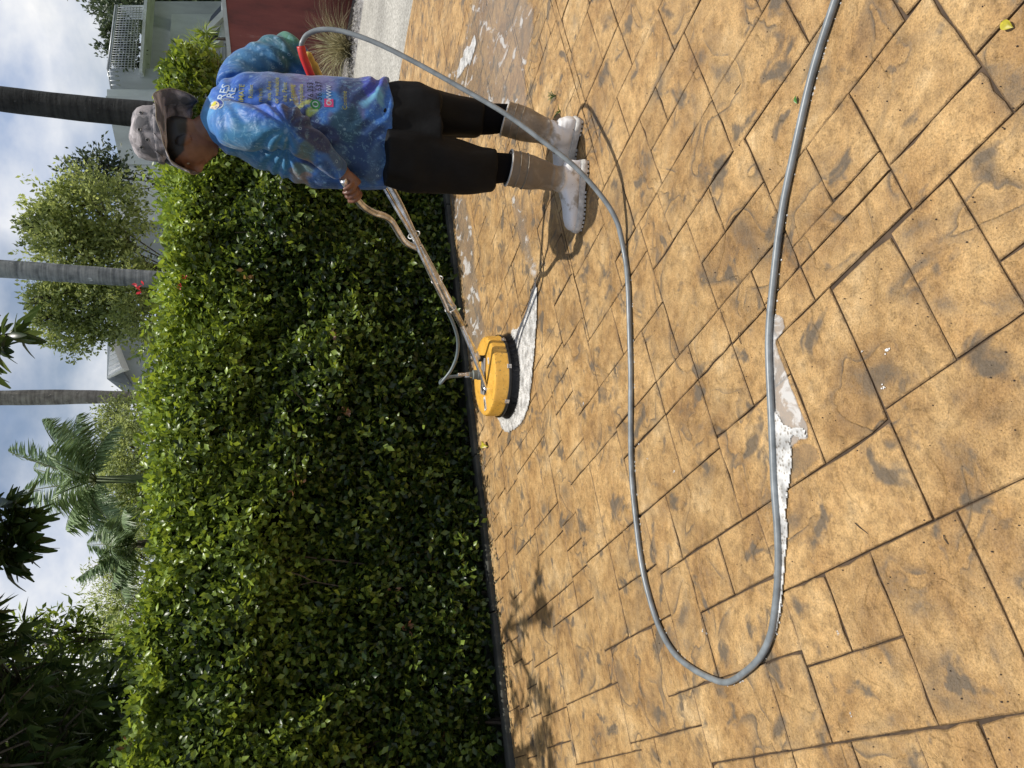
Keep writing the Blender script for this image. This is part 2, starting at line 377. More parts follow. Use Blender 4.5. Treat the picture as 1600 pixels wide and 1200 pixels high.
def stone_geo(rc, seed):
    a, b, c, d = rc; r_ = random.Random(seed)
    s0, s1, t0, t1 = S0+a*Q, S0+b*Q, T0+c*Q, T0+d*Q
    g_ = .0017
    s0 += g_; s1 -= g_; t0 += g_; t1 -= g_
    per = []
    k = 4
    for e in range(4):
        for u in range(k):
            f = u/k
            s_, t_ = [(s0+(s1-s0)*f, t0), (s1, t0+(t1-t0)*f), (s1-(s1-s0)*f, t1), (s0, t1-(t1-t0)*f)][e]
            jx, jy = r_.uniform(-1, 1)*.0013, r_.uniform(-1, 1)*.0013
            if r_.random() < .05 and min(s1-s0, t1-t0) > .08: jx -= .006*(1 if s_ > (s0+s1)/2 else -1); jy -= .005*(1 if t_ > (t0+t1)/2 else -1)
            per.append(Vector((*st2w(s_+jx, t_+jy), 0)))
    per = per[::-1]
    if (sum((p for p in per), Vector())/len(per)-EDGE_A).dot(EN) < .6 : per = clip_poly(per, EDGE_A+EN*.005, EN)
    cen0 = sum((p for p in per), Vector())/max(1, len(per))
    q = cen0-HO
    if q.dot(HD) < HEDGE_END+.5 and q.dot(HN) < .6:
        if q.dot(HD) < HEDGE_END+.1: per = clip_poly(per, HO+HN*.004, HN)
    if len(per) < 3: return None
    cen = sum((p for p in per), Vector())/len(per)
    z0 = r_.uniform(-.0015, .0015); tx_, ty_ = r_.uniform(-.004, .004), r_.uniform(-.004, .004)
    def top(p, dz): return Vector((p.x, p.y, z0+dz+(p.x-cen.x)*tx_+(p.y-cen.y)*ty_))
    n = len(per); v = []
    L_ = max((p-cen).length for p in per)
    v += [Vector((p.x, p.y, -.0088)) for p in per]
    v += [top(p, -.0030) for p in per]
    v += [top(p+(cen-p).normalized()*min(.0042, L_*.2), 0) for p in per]
    v.append(top(cen, .0015))
    f = []
    for i in range(n):
        j = (i+1) % n
        f.append((i, j, n+j, n+i)); f.append((n+i, n+j, 2*n+j, 2*n+i)); f.append((2*n+i, 2*n+j, 3*n))
    return v, f, cen, [1.0]*(2*n)+[.0]*n+[0.0]
def vis_area(c, w_, h_):
    d = Vector((c.x, c.y, -CAM_H)); z = d.dot(fwd)
    if z < .3: return 0
    U = d.x/z*CAM_F; V = -(d.dot(upv))/z*CAM_F
    if abs(U) > 640 or V > 850 or V < -850: return 0
    return w_*h_*CAM_F**2/z**2*CAM_H/d.length
items = []
for k, rc in enumerate(rects):
    g_ = stone_geo(rc, k)
    if g_ is None: continue
    a, b, c, d = rc
    items.append((vis_area(g_[2], (b-a)*Q, (d-c)*Q), g_))
items.sort(key=lambda q: -q[0])
rest = MB(); n_st = 0
def put_edge(me, e):
    ca = me.color_attributes.new('Col', 'FLOAT_COLOR', 'POINT'); ca.data.foreach_set('color', np.repeat(np.array(e, dtype=np.float32), 4))
rest_e = []
for a_, (v, f, c, e_) in items:
    if n_st < 300 and a_ > 0:
        me = mesh_py('stone', [p-c for p in v], f); put_edge(me, e_); o = link_mesh('stone', me, M_STONE, drive); o.location = c
        n_st += 1
    else: rest.add(v, f); rest_e += e_
o = rest.build('stone_paving', M_STONE, drive); o['kind'] = 'stuff'
put_edge(o.data, rest_e)

# road, gravel verge, far lawn
def strip(name, a0, a1, b0, b1, z, mat, n=24, jit=0.0):
    v = []; f = []
    r_ = random.Random(3)
    for i in range(n+1):
        t = i/n
        p = a0.lerp(a1, t); q = b0.lerp(b1, t)
        v += [(p.x+r_.uniform(-jit, jit), p.y+r_.uniform(-jit, jit), z), (q.x, q.y, z)]
        if i: f.append((2*i-2, 2*i-1, 2*i+1, 2*i))
    return tag(obj(name, v, f, mat), kind='structure')
RA, RB = G(567, 0), G(550, 125); RDn = (RB-RA).normalized()
def asphalt():
    m, nt, b, L = newmat('exposed_aggregate')
    g = N(nt, 'ShaderNodeNewGeometry')
    n1 = N(nt, 'ShaderNodeTexNoise', ins={'Scale': 45.0, 'Detail': 3.0, 'Roughness': .7}); L(g.outputs['Position'], n1.inputs['Vector'])
    r1 = ramp(nt, [(.3, (.15, .145, .13)), (.5, (.40, .385, .34)), (.72, (.66, .645, .59))]); L(n1.outputs['Fac'], r1.inputs[0])
    n2 = N(nt, 'ShaderNodeTexNoise', ins={'Scale': .9, 'Detail': 3.0}); L(g.outputs['Position'], n2.inputs['Vector'])
    r2 = ramp(nt, [(.35, .72), (.65, 1.05)]); L(n2.outputs['Fac'], r2.inputs[0])
    mm = mixc(nt, 'MULTIPLY', 1.0); L(r1.outputs[0], mm.inputs[6]); L(r2.outputs[0], mm.inputs[7]); L(mm.outputs[2], b.inputs['Base Color'])
    b.inputs['Roughness'].default_value = .85
    bp = N(nt, 'ShaderNodeBump', ins={'Strength': .5, 'Distance': .01}); L(n1.outputs['Fac'], bp.inputs['Height']); L(bp.outputs[0], b.inputs['Normal'])
    return m
strip('road', EDGE_A-ED*14, EDGE_A+ED*30, RA-RDn*14, RA+RDn*30, -.012, asphalt())
WD = Vector((-.05, 1, 0)).normalized()
WA, WB = G(549, 0), G(527, 120)
WD = (WB-WA).normalized()
strip('gravel_verge', RA-RDn*14+Vector((0, 0, 0)), RA+RDn*30, RA-RDn*14+Vector((3.2, 1, 0)), RA+RDn*30+Vector((3.2, 1, 0)), -.020, simple('gravel', (.26, .25, .24), .9, noise_amt=.75, scale=34, bump=1.0, bdist=.03), jit=.05)
gv = []
gf = []
r_ = random.Random(8)
for i in range(2600):
    t = r_.uniform(-3, 9); q = RA+RDn*t+Vector((r_.uniform(.02, 1.0), r_.uniform(-.1, .1), 0)); s = r_.uniform(.018, .05)
    b0 = len(gv)
    for dx, dy, dz in ((1, 0, 0), (0, 1, 0), (-1, 0, 0), (0, -1, 0), (0, 0, .8)):
        gv.append((q.x+dx*s*r_.uniform(.7, 1.2), q.y+dy*s*r_.uniform(.7, 1.2), -.02+dz*s))
    gf += [(b0, b0+1, b0+4), (b0+1, b0+2, b0+4), (b0+2, b0+3, b0+4), (b0+3, b0, b0+4)]
tag(obj('gravel', gv, gf, simple('gravel_chips', (.30, .29, .28), .9, noise_amt=.8, scale=9, bump=0)), 'loose grey gravel chips between the road and the red wall', 'gravel', kind='stuff')

# kerb along the hedge, in lengths
M_CONC = simple('old_concrete', (.062, .062, .050), .9, noise_amt=.35, scale=9, bump=.4, bdist=.008)
kerb = empty('kerb', HO, 'low weathered grey concrete edging running along the foot of the hedge', 'kerb')
kerb.location = HO
kk = 0
x = -7.5
while x < HEDGE_END:
    l = min(1.0, HEDGE_END-x)
    mb = MB(); M3 = Matrix.Rotation(R(24), 3, 'Z')
    c = HO+HD*(x+l/2)-HN*.045
    mb.box((c.x, c.y, .000), (l/2-.004, .043, .030+random.uniform(-.003, .003)), M3, .008)
    mb.build('kerb_stone', M_CONC, kerb); x += l
# ---------------------------------------------------------------- foliage
def norm(a): return a/np.maximum(np.linalg.norm(a, axis=1, keepdims=True), 1e-9)
def leaves(C, D, U, Ln, W, fold=.25, col=None, curl=.0, rng=RNG):
    """C centres of leaf bases, D tip directions, U rough upper-side directions. Six-vertex leaves: base, two shoulders, two mid-rib, tip."""
    n = len(C); D = norm(D); U = norm(U-D*np.sum(U*D, axis=1, keepdims=True)); S = np.cross(D, U)
    Ln = np.broadcast_to(np.asarray(Ln, float), (n,))[:, None]; W = np.broadcast_to(np.asarray(W, float), (n,))[:, None]
    base = C; mid = C+D*Ln*.5-U*W*fold; tip = C+D*Ln-U*Ln*curl
    l = C+D*Ln*.45+S*W*.5; r = C+D*Ln*.45-S*W*.5
    V = np.stack([base, l, mid, r, tip], axis=1).reshape(-1, 3)
    b = (np.arange(n)*5)[:, None]
    F = np.concatenate([b+np.array([[0, 2, 1]]), b+np.array([[1, 2, 4]]), b+np.array([[0, 3, 2]]), b+np.array([[2, 3, 4]])], axis=0)
    c = None
    if col is not None: c = np.repeat(col, 5, axis=0)
    return V, F, c
def leaf_object(name, parts, mat, parent=None, kind='stuff'):
    Vs, Fs, Cs = [], [], []; o = 0
    for V, F, c in parts: Vs.append(V); Fs.append(F+o); Cs.append(c); o += len(V)
    me = fast_mesh(name, np.concatenate(Vs), np.concatenate(Fs), np.concatenate(Cs))
    ob = link_mesh(name, me, mat, parent)
    if kind: ob['kind'] = kind
    return ob
def sprigs(C, Nn, per, spread, Ln, W, up=.55, red=0.0, light=None, rng=RNG, jl=.3, curl=.1):
    """clusters of leaves at C, growing along Nn"""
    k = len(C); n = k*per
    Cc = np.repeat(C, per, axis=0)+rng.normal(0, spread*.45, (n, 3))
    Nr = np.repeat(Nn, per, axis=0)
    D = norm(Nr*.7+rng.normal(0, .75, (n, 3))+np.array([0, 0, -.05]))
    U = norm(Nr*.5+rng.normal(0, .5, (n, 3))+np.array([0, 0, up]))
    ll = Ln*rng.uniform(1-jl, 1+jl, n); col = np.zeros((n, 3))
    lt = rng.uniform(0, .5, n) if light is None else np.clip(np.repeat(light, per)+rng.normal(0, .16, n), 0, 1)
    col[:, 0] = lt
    if red > 0:
        rs = np.repeat(rng.random(k) < red, per)*rng.uniform(.3, 1, n); col[:, 1] = rs
    return leaves(Cc, D, U, ll, ll*W, col=col, curl=curl, rng=rng)
def fnoise(pts, sc, seed=0):
    return np.array([noise.noise(Vector((p[0]*sc+seed, p[1]*sc, p[2]*sc))) for p in pts])

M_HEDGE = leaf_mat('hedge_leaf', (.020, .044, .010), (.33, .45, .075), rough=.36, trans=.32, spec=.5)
M_WOOD = simple('bark', (.10, .08, .06), .9, noise_amt=.4, scale=20, bump=.6)
M_DARK = simple('hedge_gap_shade', (.008, .012, .005), 1.0, noise_amt=.3, scale=10, bump=0, spec=.0)
HTOP = 2.0
def hedge_off(a, z):
    """how far the face stands out of the kerb line (towards the viewer) at place a along the hedge, height z"""
    prof = np.interp(z, [0, .25, .6, 1.1, 1.45, 1.75, 1.95, 2.1], [-.03, -.01, .02, .08, .04, -.09, -.30, -.60])
    bump = .13*np.sin(a*2.1+1.3*np.sin(z*2.0))*np.sin(z*3.1+a)+.09*np.sin(a*5.3+z*4.1)*np.sin(z*5.2-a*2.2)+.04*np.sin(a*11+2)*np.sin(z*9+a*3)
    return prof+bump*np.interp(z, [0, .5, 1], [.15, .7, 1])
hedge = empty('hedge', HO+HD*(-1)-HN*.6, 'tall dense green hedge with glossy leaves behind the kerb, sunlit along its top', 'hedge')
rng = np.random.default_rng(3)
A0 = -7.2
def hp_(a, z, off): 
    q = np.zeros((len(a), 3)); q[:, 0] = HO.x+HD.x*a+HN.x*off; q[:, 1] = HO.y+HD.y*a+HN.y*off; q[:, 2] = z; return q
n = 21000
a = rng.uniform(A0, HEDGE_END-.05, n); z = rng.uniform(.06, 1.98, n)
wild = rng.random(n) < .10
off = hedge_off(a, z)-.06+rng.uniform(-.14, .03, n)+np.where(wild, rng.uniform(0, .08, n), 0)
C = hp_(a, z, off)
Nn = np.zeros((n, 3)); Nn[:, 0] = HN.x; Nn[:, 1] = HN.y; Nn[:, 2] = .35+rng.normal(0, .25, n); Nn[:, 0] += rng.normal(0, .3, n)
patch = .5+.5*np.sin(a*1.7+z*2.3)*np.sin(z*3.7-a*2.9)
light = np.clip(.06+.46*patch*np.clip((z-.45)/1.1, 0, 1)+np.where(wild, .32, 0)+np.clip((z-1.7)*1.1, 0, .5), 0, 1)  # shade low down and in patches is put into the leaf colour
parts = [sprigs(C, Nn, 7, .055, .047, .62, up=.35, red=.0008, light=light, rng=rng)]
# the clipped top with fresh shoots, sunlight put into their paler colour
n = 3600
a = rng.uniform(A0, HEDGE_END-.05, n); dpt = rng.uniform(-.05, 1.15, n)
z = 1.97-.12*np.clip(.28-dpt, 0, .3)*2+.05*np.sin(a*3+1)+.035*np.sin(a*8)+rng.normal(0, .035, n)+np.where(rng.random(n) < .12, rng.uniform(0, .12, n), 0)
C = hp_(a, z, -dpt-.12)
Nn = np.tile([0.05, -.1, 1.0], (n, 1))+rng.normal(0, .3, (n, 3))
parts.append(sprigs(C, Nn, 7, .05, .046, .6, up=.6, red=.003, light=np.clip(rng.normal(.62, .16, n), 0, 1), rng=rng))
# rounded right end of the hedge, overhanging
n = 3000
th = rng.uniform(-1.9, 1.9, n); zz = 2.03-1.9*rng.random(n)**1.4
rad = .12+.05*np.sin(th*5+zz*4)+np.interp(zz, [0, .6, 1.3, 1.5, 1.7, 1.9, 2.02], [0, .08, .12, .22, .45, .50, .30])+rng.uniform(-.12, .05, n)
cx_ = HO+HD*(HEDGE_END+.02)-HN*.40
C = np.zeros((n, 3)); C[:, 0] = cx_.x+rad*(HD.x*np.cos(th)+HN.x*np.sin(th)); C[:, 1] = cx_.y+rad*(HD.y*np.cos(th)+HN.y*np.sin(th)); C[:, 2] = zz
Nn = norm(C-np.array([cx_.x, cx_.y, 1.1])); Nn[:, 2] += .3
parts.append(sprigs(C, Nn, 7, .05, .05, .6, up=.5, red=.003, light=np.clip(.12+.35*np.clip((zz-.9)/1.1, 0, 1)+rng.normal(0, .12, n), 0, 1), rng=rng))  # paler towards the top: sun and shade painted into the leaves
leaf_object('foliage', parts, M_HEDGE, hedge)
# near-black backing sheet: shade in the leaf gaps, put in as colour
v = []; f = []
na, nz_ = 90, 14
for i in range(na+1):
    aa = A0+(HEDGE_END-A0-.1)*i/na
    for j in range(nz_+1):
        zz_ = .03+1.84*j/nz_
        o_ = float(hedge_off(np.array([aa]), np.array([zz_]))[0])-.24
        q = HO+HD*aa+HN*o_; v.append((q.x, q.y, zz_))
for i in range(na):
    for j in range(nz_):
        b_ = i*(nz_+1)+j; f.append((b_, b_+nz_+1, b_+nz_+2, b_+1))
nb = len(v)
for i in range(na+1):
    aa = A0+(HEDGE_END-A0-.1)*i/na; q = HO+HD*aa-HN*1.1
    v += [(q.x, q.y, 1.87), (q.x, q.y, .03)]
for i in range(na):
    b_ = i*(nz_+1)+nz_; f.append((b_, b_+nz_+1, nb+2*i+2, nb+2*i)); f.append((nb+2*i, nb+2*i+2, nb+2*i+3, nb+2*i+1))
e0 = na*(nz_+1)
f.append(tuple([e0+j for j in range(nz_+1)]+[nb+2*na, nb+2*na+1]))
interior = obj('dark_backing', v, f, M_DARK, hedge)
mb = MB(); rg = random.Random(4)
for i in range(30):
    aa = rg.uniform(A0, HEDGE_END-.1); q = HO+HD*aa-HN*rg.uniform(.18, .3)
    pts = [Vector((q.x, q.y, -.03))]
    for k in range(5): pts.append(pts[-1]+Vector((rg.uniform(-.08, .08), rg.uniform(-.06, .04), rg.uniform(.2, .36))))
    mb.tube(pts, [.012, .010, .008, .006, .004, .002], 5)
    for k in (2, 3, 4):
        d = HN*rg.uniform(.05, .15)+Vector((rg.uniform(-.1, .1), 0, rg.uniform(0, .2)))
        mb.tube([pts[k], pts[k]+d*.5, pts[k]+d+Vector((0, 0, .03))], [.005, .004, .002], 4)
tw = mb.build('stems', M_WOOD, hedge); tw['kind'] = 'stuff'
# a few red blossoms
M_RED = simple('red_petal', (.55, .02, .03), .5, noise_amt=.2, scale=60, bump=0)
def blossom(p, r, name='blossom', parent=hedge, mat=M_RED, seed=0):
    rg = random.Random(seed); mb = MB()
    for k in range(9):
        a_ = rg.uniform(0, 6.28); e_ = rg.uniform(-.3, 1.2); d = Vector((math.cos(a_)*math.cos(e_), math.sin(a_)*math.cos(e_)-.5, math.sin(e_))).normalized()
        s_ = d.orthogonal().normalized(); q = p+Vector((rg.uniform(-r, r), rg.uniform(-r, r)*.5, rg.uniform(-r, r)))*.9
        mb.add([q, q+d*r*.6+s_*r*.35, q+d*r, q+d*r*.6-s_*r*.35], [(0, 1, 2, 3)])
    return mb.build(name, mat, parent)
for i, (px, py) in enumerate([(222, 452), (281, 448), (290, 433)]):
    blossom(P(px, py, 5.0+.42*(600-py)/1160*5-.12), (.014 if i else .036), seed=i)

def canopy(name, blobs, nper, leaf, W, mat, parent, seed, light=(.25, .2), per=6, spread=.16, up=.5, curl=.1):
    """blobs: (centre, rx, ry, rz); leaves in shells so that gaps and clumps show"""
    rng = np.random.default_rng(seed); parts = []
    for (c, rx, ry, rz) in blobs:
        n = max(20, int(nper*rx*rz)); d = norm(rng.normal(0, 1, (n, 3))); rr = rng.uniform(.25, 1, n)**.45
        # clumping
        lump = 1+.28*np.sin(d[:, 0]*7+seed)*np.sin(d[:, 2]*8+d[:, 1]*3)+.18*np.sin(d[:, 2]*17+d[:, 0]*13+seed); C = d*(rr*lump)[:, None]*np.array([rx, ry, rz])
        k = np.sin(C[:, 0]*5/rx+seed)*np.sin(C[:, 1]*4/ry+2)*np.sin(C[:, 2]*6/rz+1)
        keep = k+rng.normal(0, .3, n) > -.18; C = C[keep]; dd = d[keep]; n = len(C)
        lt = np.clip(rng.normal(light[0], light[1], n)+.10*dd[:, 2], 0, 1)
        parts.append(sprigs(C+np.array(c), dd+np.array([0, 0, .3]), per, spread, leaf, W, up=up, light=lt, rng=rng, curl=curl))
    return leaf_object(name, parts, mat, parent)
def limb_tree(root, base, H, blobs, r0, parent, seed, mat=None):
    rg = random.Random(seed); mb = MB(); b = Vector(base); top = Vector(base)+Vector((0, 0, H*.70))
    mb.tube([b-Vector((0, 0, .1)), b.lerp(top, .5)+Vector((rg.uniform(-.1, .1), 0, 0)), top], [r0, r0*.8, r0*.6], 8)
    t = mb.build('trunk', mat or M_WOOD, parent, True)
    mb = MB()
    for (c, rx, ry, rz) in blobs:
        c = Vector(c); st = b.lerp(top, rg.uniform(.8, 1))
        mid = st.lerp(c, .5)+Vector((0, 0, -.1*rz))
        mb.tube(catmull([st, mid, c], 4), r0*.11, 6)
        for k in range(7):
            e = c+Vector((rg.uniform(-rx, rx)*.8, rg.uniform(-ry, ry)*.8, rg.uniform(-.3, .9)*rz))
            mb.tube([c.lerp(mid, .4), c.lerp(e, .5)+Vector((0, 0, .05)), e], [r0*.13, r0*.08, r0*.03], 5)
    mb.build('branches', mat or M_WOOD, parent, True)

# grass ground behind hedge is the 'ground' sheet; trees beyond the hedge
M_OLIVE = leaf_mat('olive_green_leaf', (.065, .095, .030), (.40, .47, .17), rough=.5, trans=.42, spec=.4)
M_GREY = leaf_mat('greyish_leaf', (.030, .050, .026), (.15, .19, .09), rough=.5, trans=.2, spec=.4)
M_FRESH = leaf_mat('fresh_leaf', (.05, .09, .015), (.26, .34, .06), rough=.45, trans=.35)
def PB(x, y, Y, rx, rz, ry=None):
    c = P(x, y, Y); return (c, rx, ry if ry else rx*.8, rz)
def tree(name, label, blobs, nper, leaf, W, mat, seed, r0=.09, group=None, light=(.3, .2), spread=.16, per=6):
    cs = [b[0] for b in blobs]; bx = sum(c.x for c in cs)/len(cs); by = sum(c.y for c in cs)/len(cs); top = max(b[0].z+b[3] for b in blobs)
    t = empty(name, (bx, by, -.06), label, 'tree', group)
    limb_tree(t, (bx, by, -.06), top, blobs, r0, t, seed)
    canopy('crown', blobs, nper, leaf, W, mat, t, seed, light=light, spread=spread, per=per)
    return t
# the light loose tree standing around the second palm trunk
tree('broadleaf_tree', 'loose light green tree spreading on both sides of the middle palm trunk', [PB(150, 330, 12, .62, .75), PB(105, 350, 12, .55, .5), PB(75, 355, 12.2, .36, .28), PB(165, 400, 12, .55, .4), PB(120, 400, 11.8, .55, .6), PB(130, 470, 12.2, .62, .62),
   PB(85, 462, 12.2, .32, .36), PB(160, 480, 12, .5, .5), PB(115, 515, 12.1, .36, .45), PB(208, 455, 11.6, .6, .30), PB(60, 345, 12, .16, .16), PB(82, 325, 12, .18, .14), PB(42, 350, 12, .07, .10), PB(60, 470, 12, .16, .13), PB(72, 500, 12, .13, .16), PB(100, 300, 12, .15, .12), PB(222, 480, 11.5, .6, .25)], 2100, .072, .5, M_OLIVE, 21, .09, light=(.66, .26), spread=.10)
tree('broadleaf_tree', 'dark grey-green tree in front of the grey slab wall between two palm trunks', [PB(150, 275, 15, .42, .62), PB(165, 258, 15, .35, .25), PB(158, 305, 15, .45, .30)], 1100, .09, .5, M_GREY, 22, .08, light=(.2, .18))
tree('broadleaf_tree', 'rounded olive tree to the left of the thin palm trunk and above the hedge top', [PB(195, 660, 16, .55, .55), PB(180, 655, 16, .35, .3), PB(205, 710, 15, .9, .4), PB(190, 765, 15, .8, .55), PB(215, 800, 15, .9, .4), PB(175, 720, 16, .6, .35)], 2200, .070, .45, M_OLIVE, 23, .09, light=(.5, .22))
tree('broadleaf_tree', 'feathery pale green tree between the palm and the dark mango tree', [PB(195, 905, 12, .55, .40), PB(175, 935, 12, .50, .38), PB(160, 968, 12, .28, .3), PB(210, 960, 11.5, .7, .45), PB(165, 990, 12, .30, .35), PB(210, 860, 12, .7, .4), PB(205, 1010, 12, .6, .55)], 1600, .06, .3, M_OLIVE, 24, .08, light=(.7, .25), spread=.12)
tree('broadleaf_tree', 'dark tree beyond the right edge of the grey balcony house', [PB(235, 5, 34, 1.3, 2.2, 1.5), PB(275, 8, 34, 1.1, 2.0, 1.5), PB(300, 0, 34, 1.3, 1.8, 1.5), PB(320, 18, 33, .9, 1.5, 1.5), PB(330, -30, 34, 2.0, 2.2, 1.5), PB(250, -50, 35, 2.5, 2.8, 1.8)], 260, .20, .5, M_GREY, 25, .2, light=(.22, .2), spread=.4)
tree('broadleaf_tree', 'small tree tips showing beside the balcony railing at the very top right corner', [PB(175, 5, 38, 1.0, 1.2), PB(205, -12, 38, 1.6, 1.6)], 240, .20, .45, M_GREY, 26, .2, light=(.3, .2), spread=.4)

# royal palms
def palm_bark(name, dark, light, ring=30.0):
    m, nt, b, L = newmat(name)
    g = N(nt, 'ShaderNodeNewGeometry'); mp = N(nt, 'ShaderNodeMapping'); mp.inputs['Scale'].default_value = (1.2, 1.2, ring)
    L(g.outputs['Position'], mp.inputs['Vector'])
    n1 = N(nt, 'ShaderNodeTexNoise', ins={'Scale': 1.0, 'Detail': 5.0, 'Roughness': .65}); L(mp.outputs[0], n1.inputs['Vector'])
    n2 = N(nt, 'ShaderNodeTexNoise', ins={'Scale': 6.0, 'Detail': 6.0, 'Roughness': .65}); L(g.outputs['Position'], n2.inputs['Vector'])
    ad = N(nt, 'ShaderNodeMath', operation='ADD'); L(n1.outputs['Fac'], ad.inputs[0]); L(n2.outputs['Fac'], ad.inputs[1])
    hf = N(nt, 'ShaderNodeMath', operation='MULTIPLY', ins={1: .5}); L(ad.outputs[0], hf.inputs[0])
    r = ramp(nt, [(.38, dark), (.62, light)]); L(hf.outputs[0], r.inputs[0])
    n3 = N(nt, 'ShaderNodeTexNoise', ins={'Scale': 14.0, 'Detail': 4.0}); L(g.outputs['Position'], n3.inputs['Vector'])
    r3 = ramp(nt, [(.66, 0.0), (.72, .5)]); L(n3.outputs['Fac'], r3.inputs[0])
    mm = mixc(nt); L(r3.outputs[0], mm.inputs[0]); L(r.outputs[0], mm.inputs[6]); mm.inputs[7].default_value = tuple(min(1, c*2.2+.02) for c in light)+(1,)
    L(mm.outputs[2], b.inputs['Base Color']); b.inputs['Roughness'].default_value = .85
    bp = N(nt, 'ShaderNodeBump', ins={'Strength': .8, 'Distance': .02}); L(hf.outputs[0], bp.inputs['Height']); L(bp.outputs[0], b.inputs['Normal'])
    return m
M_FROND = leaf_mat('palm_leaflet', (.045, .080, .035), (.26, .36, .16), rough=.42, trans=.2, spec=.5)
M_RACHIS = simple('palm_stalk', (.14, .16, .07), .6, noise_amt=.2, scale=10, bump=.1)
def frond(base, d, length, droop, nl, ll, rng, hang=.55, width=.022, lean=None, lt=.35):
    """one feather frond: returns rachis points and leaflet arrays"""
    d = Vector(d).normalized(); pts = []
    for i in range(17):
        t = i/16; p = Vector(base)+d*length*t+Vector((0, 0, -droop*length*t*t)); pts.append(p)
    tt = np.linspace(.12, 1, nl); P_ = np.array([list(pts[min(15, int(t*16))].lerp(pts[min(16, int(t*16)+1)], t*16-int(t*16))) for t in tt])
    T = np.array([list((pts[min(16, int(t*16)+1)]-pts[max(0, int(t*16)-1)]).normalized()) for t in tt])
    up = np.array([0, 0, 1.0]); S = norm(np.cross(T, up)+1e-6); UU = np.cross(S, T)
    Cs, Ds, Us, Ls = [], [], [], []
    env = np.sin(np.clip((tt*.93+.07)*math.pi, 0.1, math.pi))**.55
    for sd in (1, -1):
        D = T*.55+S*sd*.8+UU*rng.normal(.05, .12, (nl, 1))+np.array([0, 0, -hang])+rng.normal(0, .035, (nl, 3))
        Cs.append(P_); Ds.append(D); Us.append(UU+rng.normal(0, .3, (nl, 3))); Ls.append(ll*env*rng.uniform(.8, 1.1, nl))
    n = 2*nl; col = np.zeros((n, 3)); col[:, 0] = np.clip(rng.normal(lt, .15, n), 0, 1)
    Lc = np.concatenate(Ls)
    return pts, leaves(np.concatenate(Cs), np.concatenate(Ds), np.concatenate(Us), Lc, np.full(n, width), fold=.3, col=col, curl=.22)
def palm_crown(parent, top, nf, length, ll, seed, nl=70, width=.03, lt=.35, droops=(.2, .8), shaft=True, dirs=None):
    rng = np.random.default_rng(seed); rg = random.Random(seed)
    for k in range(nf):
        if dirs: d, dr, le = dirs[k]
        else:
            a_ = k*2.4+rg.uniform(-.2, .2); e_ = rg.uniform(.15, 1.25); d = Vector((math.cos(a_)*math.cos(e_), math.sin(a_)*math.cos(e_), math.sin(e_))); dr = rg.uniform(*droops); le = length*rg.uniform(.85, 1.1)
        pts, lf = frond(top, d, le, dr, nl, ll, rng, width=width, lt=lt)
        mb = MB(); mb.tube(pts, [.022*le/1.6*(1-.85*i/16) for i in range(17)], 5)
        fr = mb.build('frond', M_RACHIS, parent, True)
        leaf_object('leaflets', [lf], M_FROND, fr)
def royal_palm(label, px, Yd, r0, mat, prof, seed, H=9.0):
    """px: photograph points along the trunk's centre line, bottom first, joined by a straight vertical trunk"""
    b = P(px[0][0], px[0][1], Yd); t = P(px[1][0], px[1][1], Yd)
    sl_ = (t.x-b.x)/(t.z-b.z); base = Vector((b.x-sl_*b.z, Yd, -.06))
    root = empty('royal_palm', base, label, 'palm tree', 'royal palm trunks behind the hedge')
    mb = MB(); pts = []; rad = []
    for i in range(60):
        z = i/59*H; wob = .03*math.sin(z*1.1+seed)
        pts.append(Vector((base.x+sl_*z+wob, Yd+.02*math.sin(z*.9), z-.06))); rad.append(r0*float(np.interp(z, prof[0], prof[1]))*(1+.012*math.sin(z*31)))
    mb.tube(pts, rad, 24); mb.build('trunk', mat, root, True)
    mb = MB(); mb.tube([pts[-1], pts[-1]+Vector((0, 0, .9)), pts[-1]+Vector((0, 0, 1.3))], [r0*.7, r0*.55, r0*.2], 16); mb.build('crownshaft', simple('crownshaft_green', (.12, .22, .05), .4, bump=0), root, True)
    palm_crown(root, pts[-1]+Vector((0, 0, 1.2)), 11, 2.6, .55, seed, nl=55, width=.04)
    return root
royal_palm('thick near-black palm trunk rising behind the camouflage hat', [(175, 170), (10, 154)], 10.0, .150, palm_bark('dark_palm_bark', (.006, .006, .006), (.048, .049, .047), 16), ([0, 1, 2, 2.6, 3.6, 5, 9], [1.25, 1.12, 1.05, 1.08, .98, .92, .75]), 1)
royal_palm('grey ringed palm trunk in the middle of the light green tree', [(230, 432.5), (5, 423)], 11.0, .116, palm_bark('grey_palm_bark', (.13, .14, .145), (.44, .45, .44), 26), ([0, 1.5, 2.2, 3, 4, 9], [.75, .8, .92, 1.0, 1.02, .8]), 2)
royal_palm('thin brownish grey palm trunk nearest the small white gable', [(225, 623.5), (5, 620.5)], 17.0, .130, palm_bark('brown_palm_bark', (.13, .11, .095), (.40, .36, .31), 18), ([0, 2, 3, 4.5, 5.6, 9], [.78, .82, .88, 1.0, 1.2, .9]), 3)

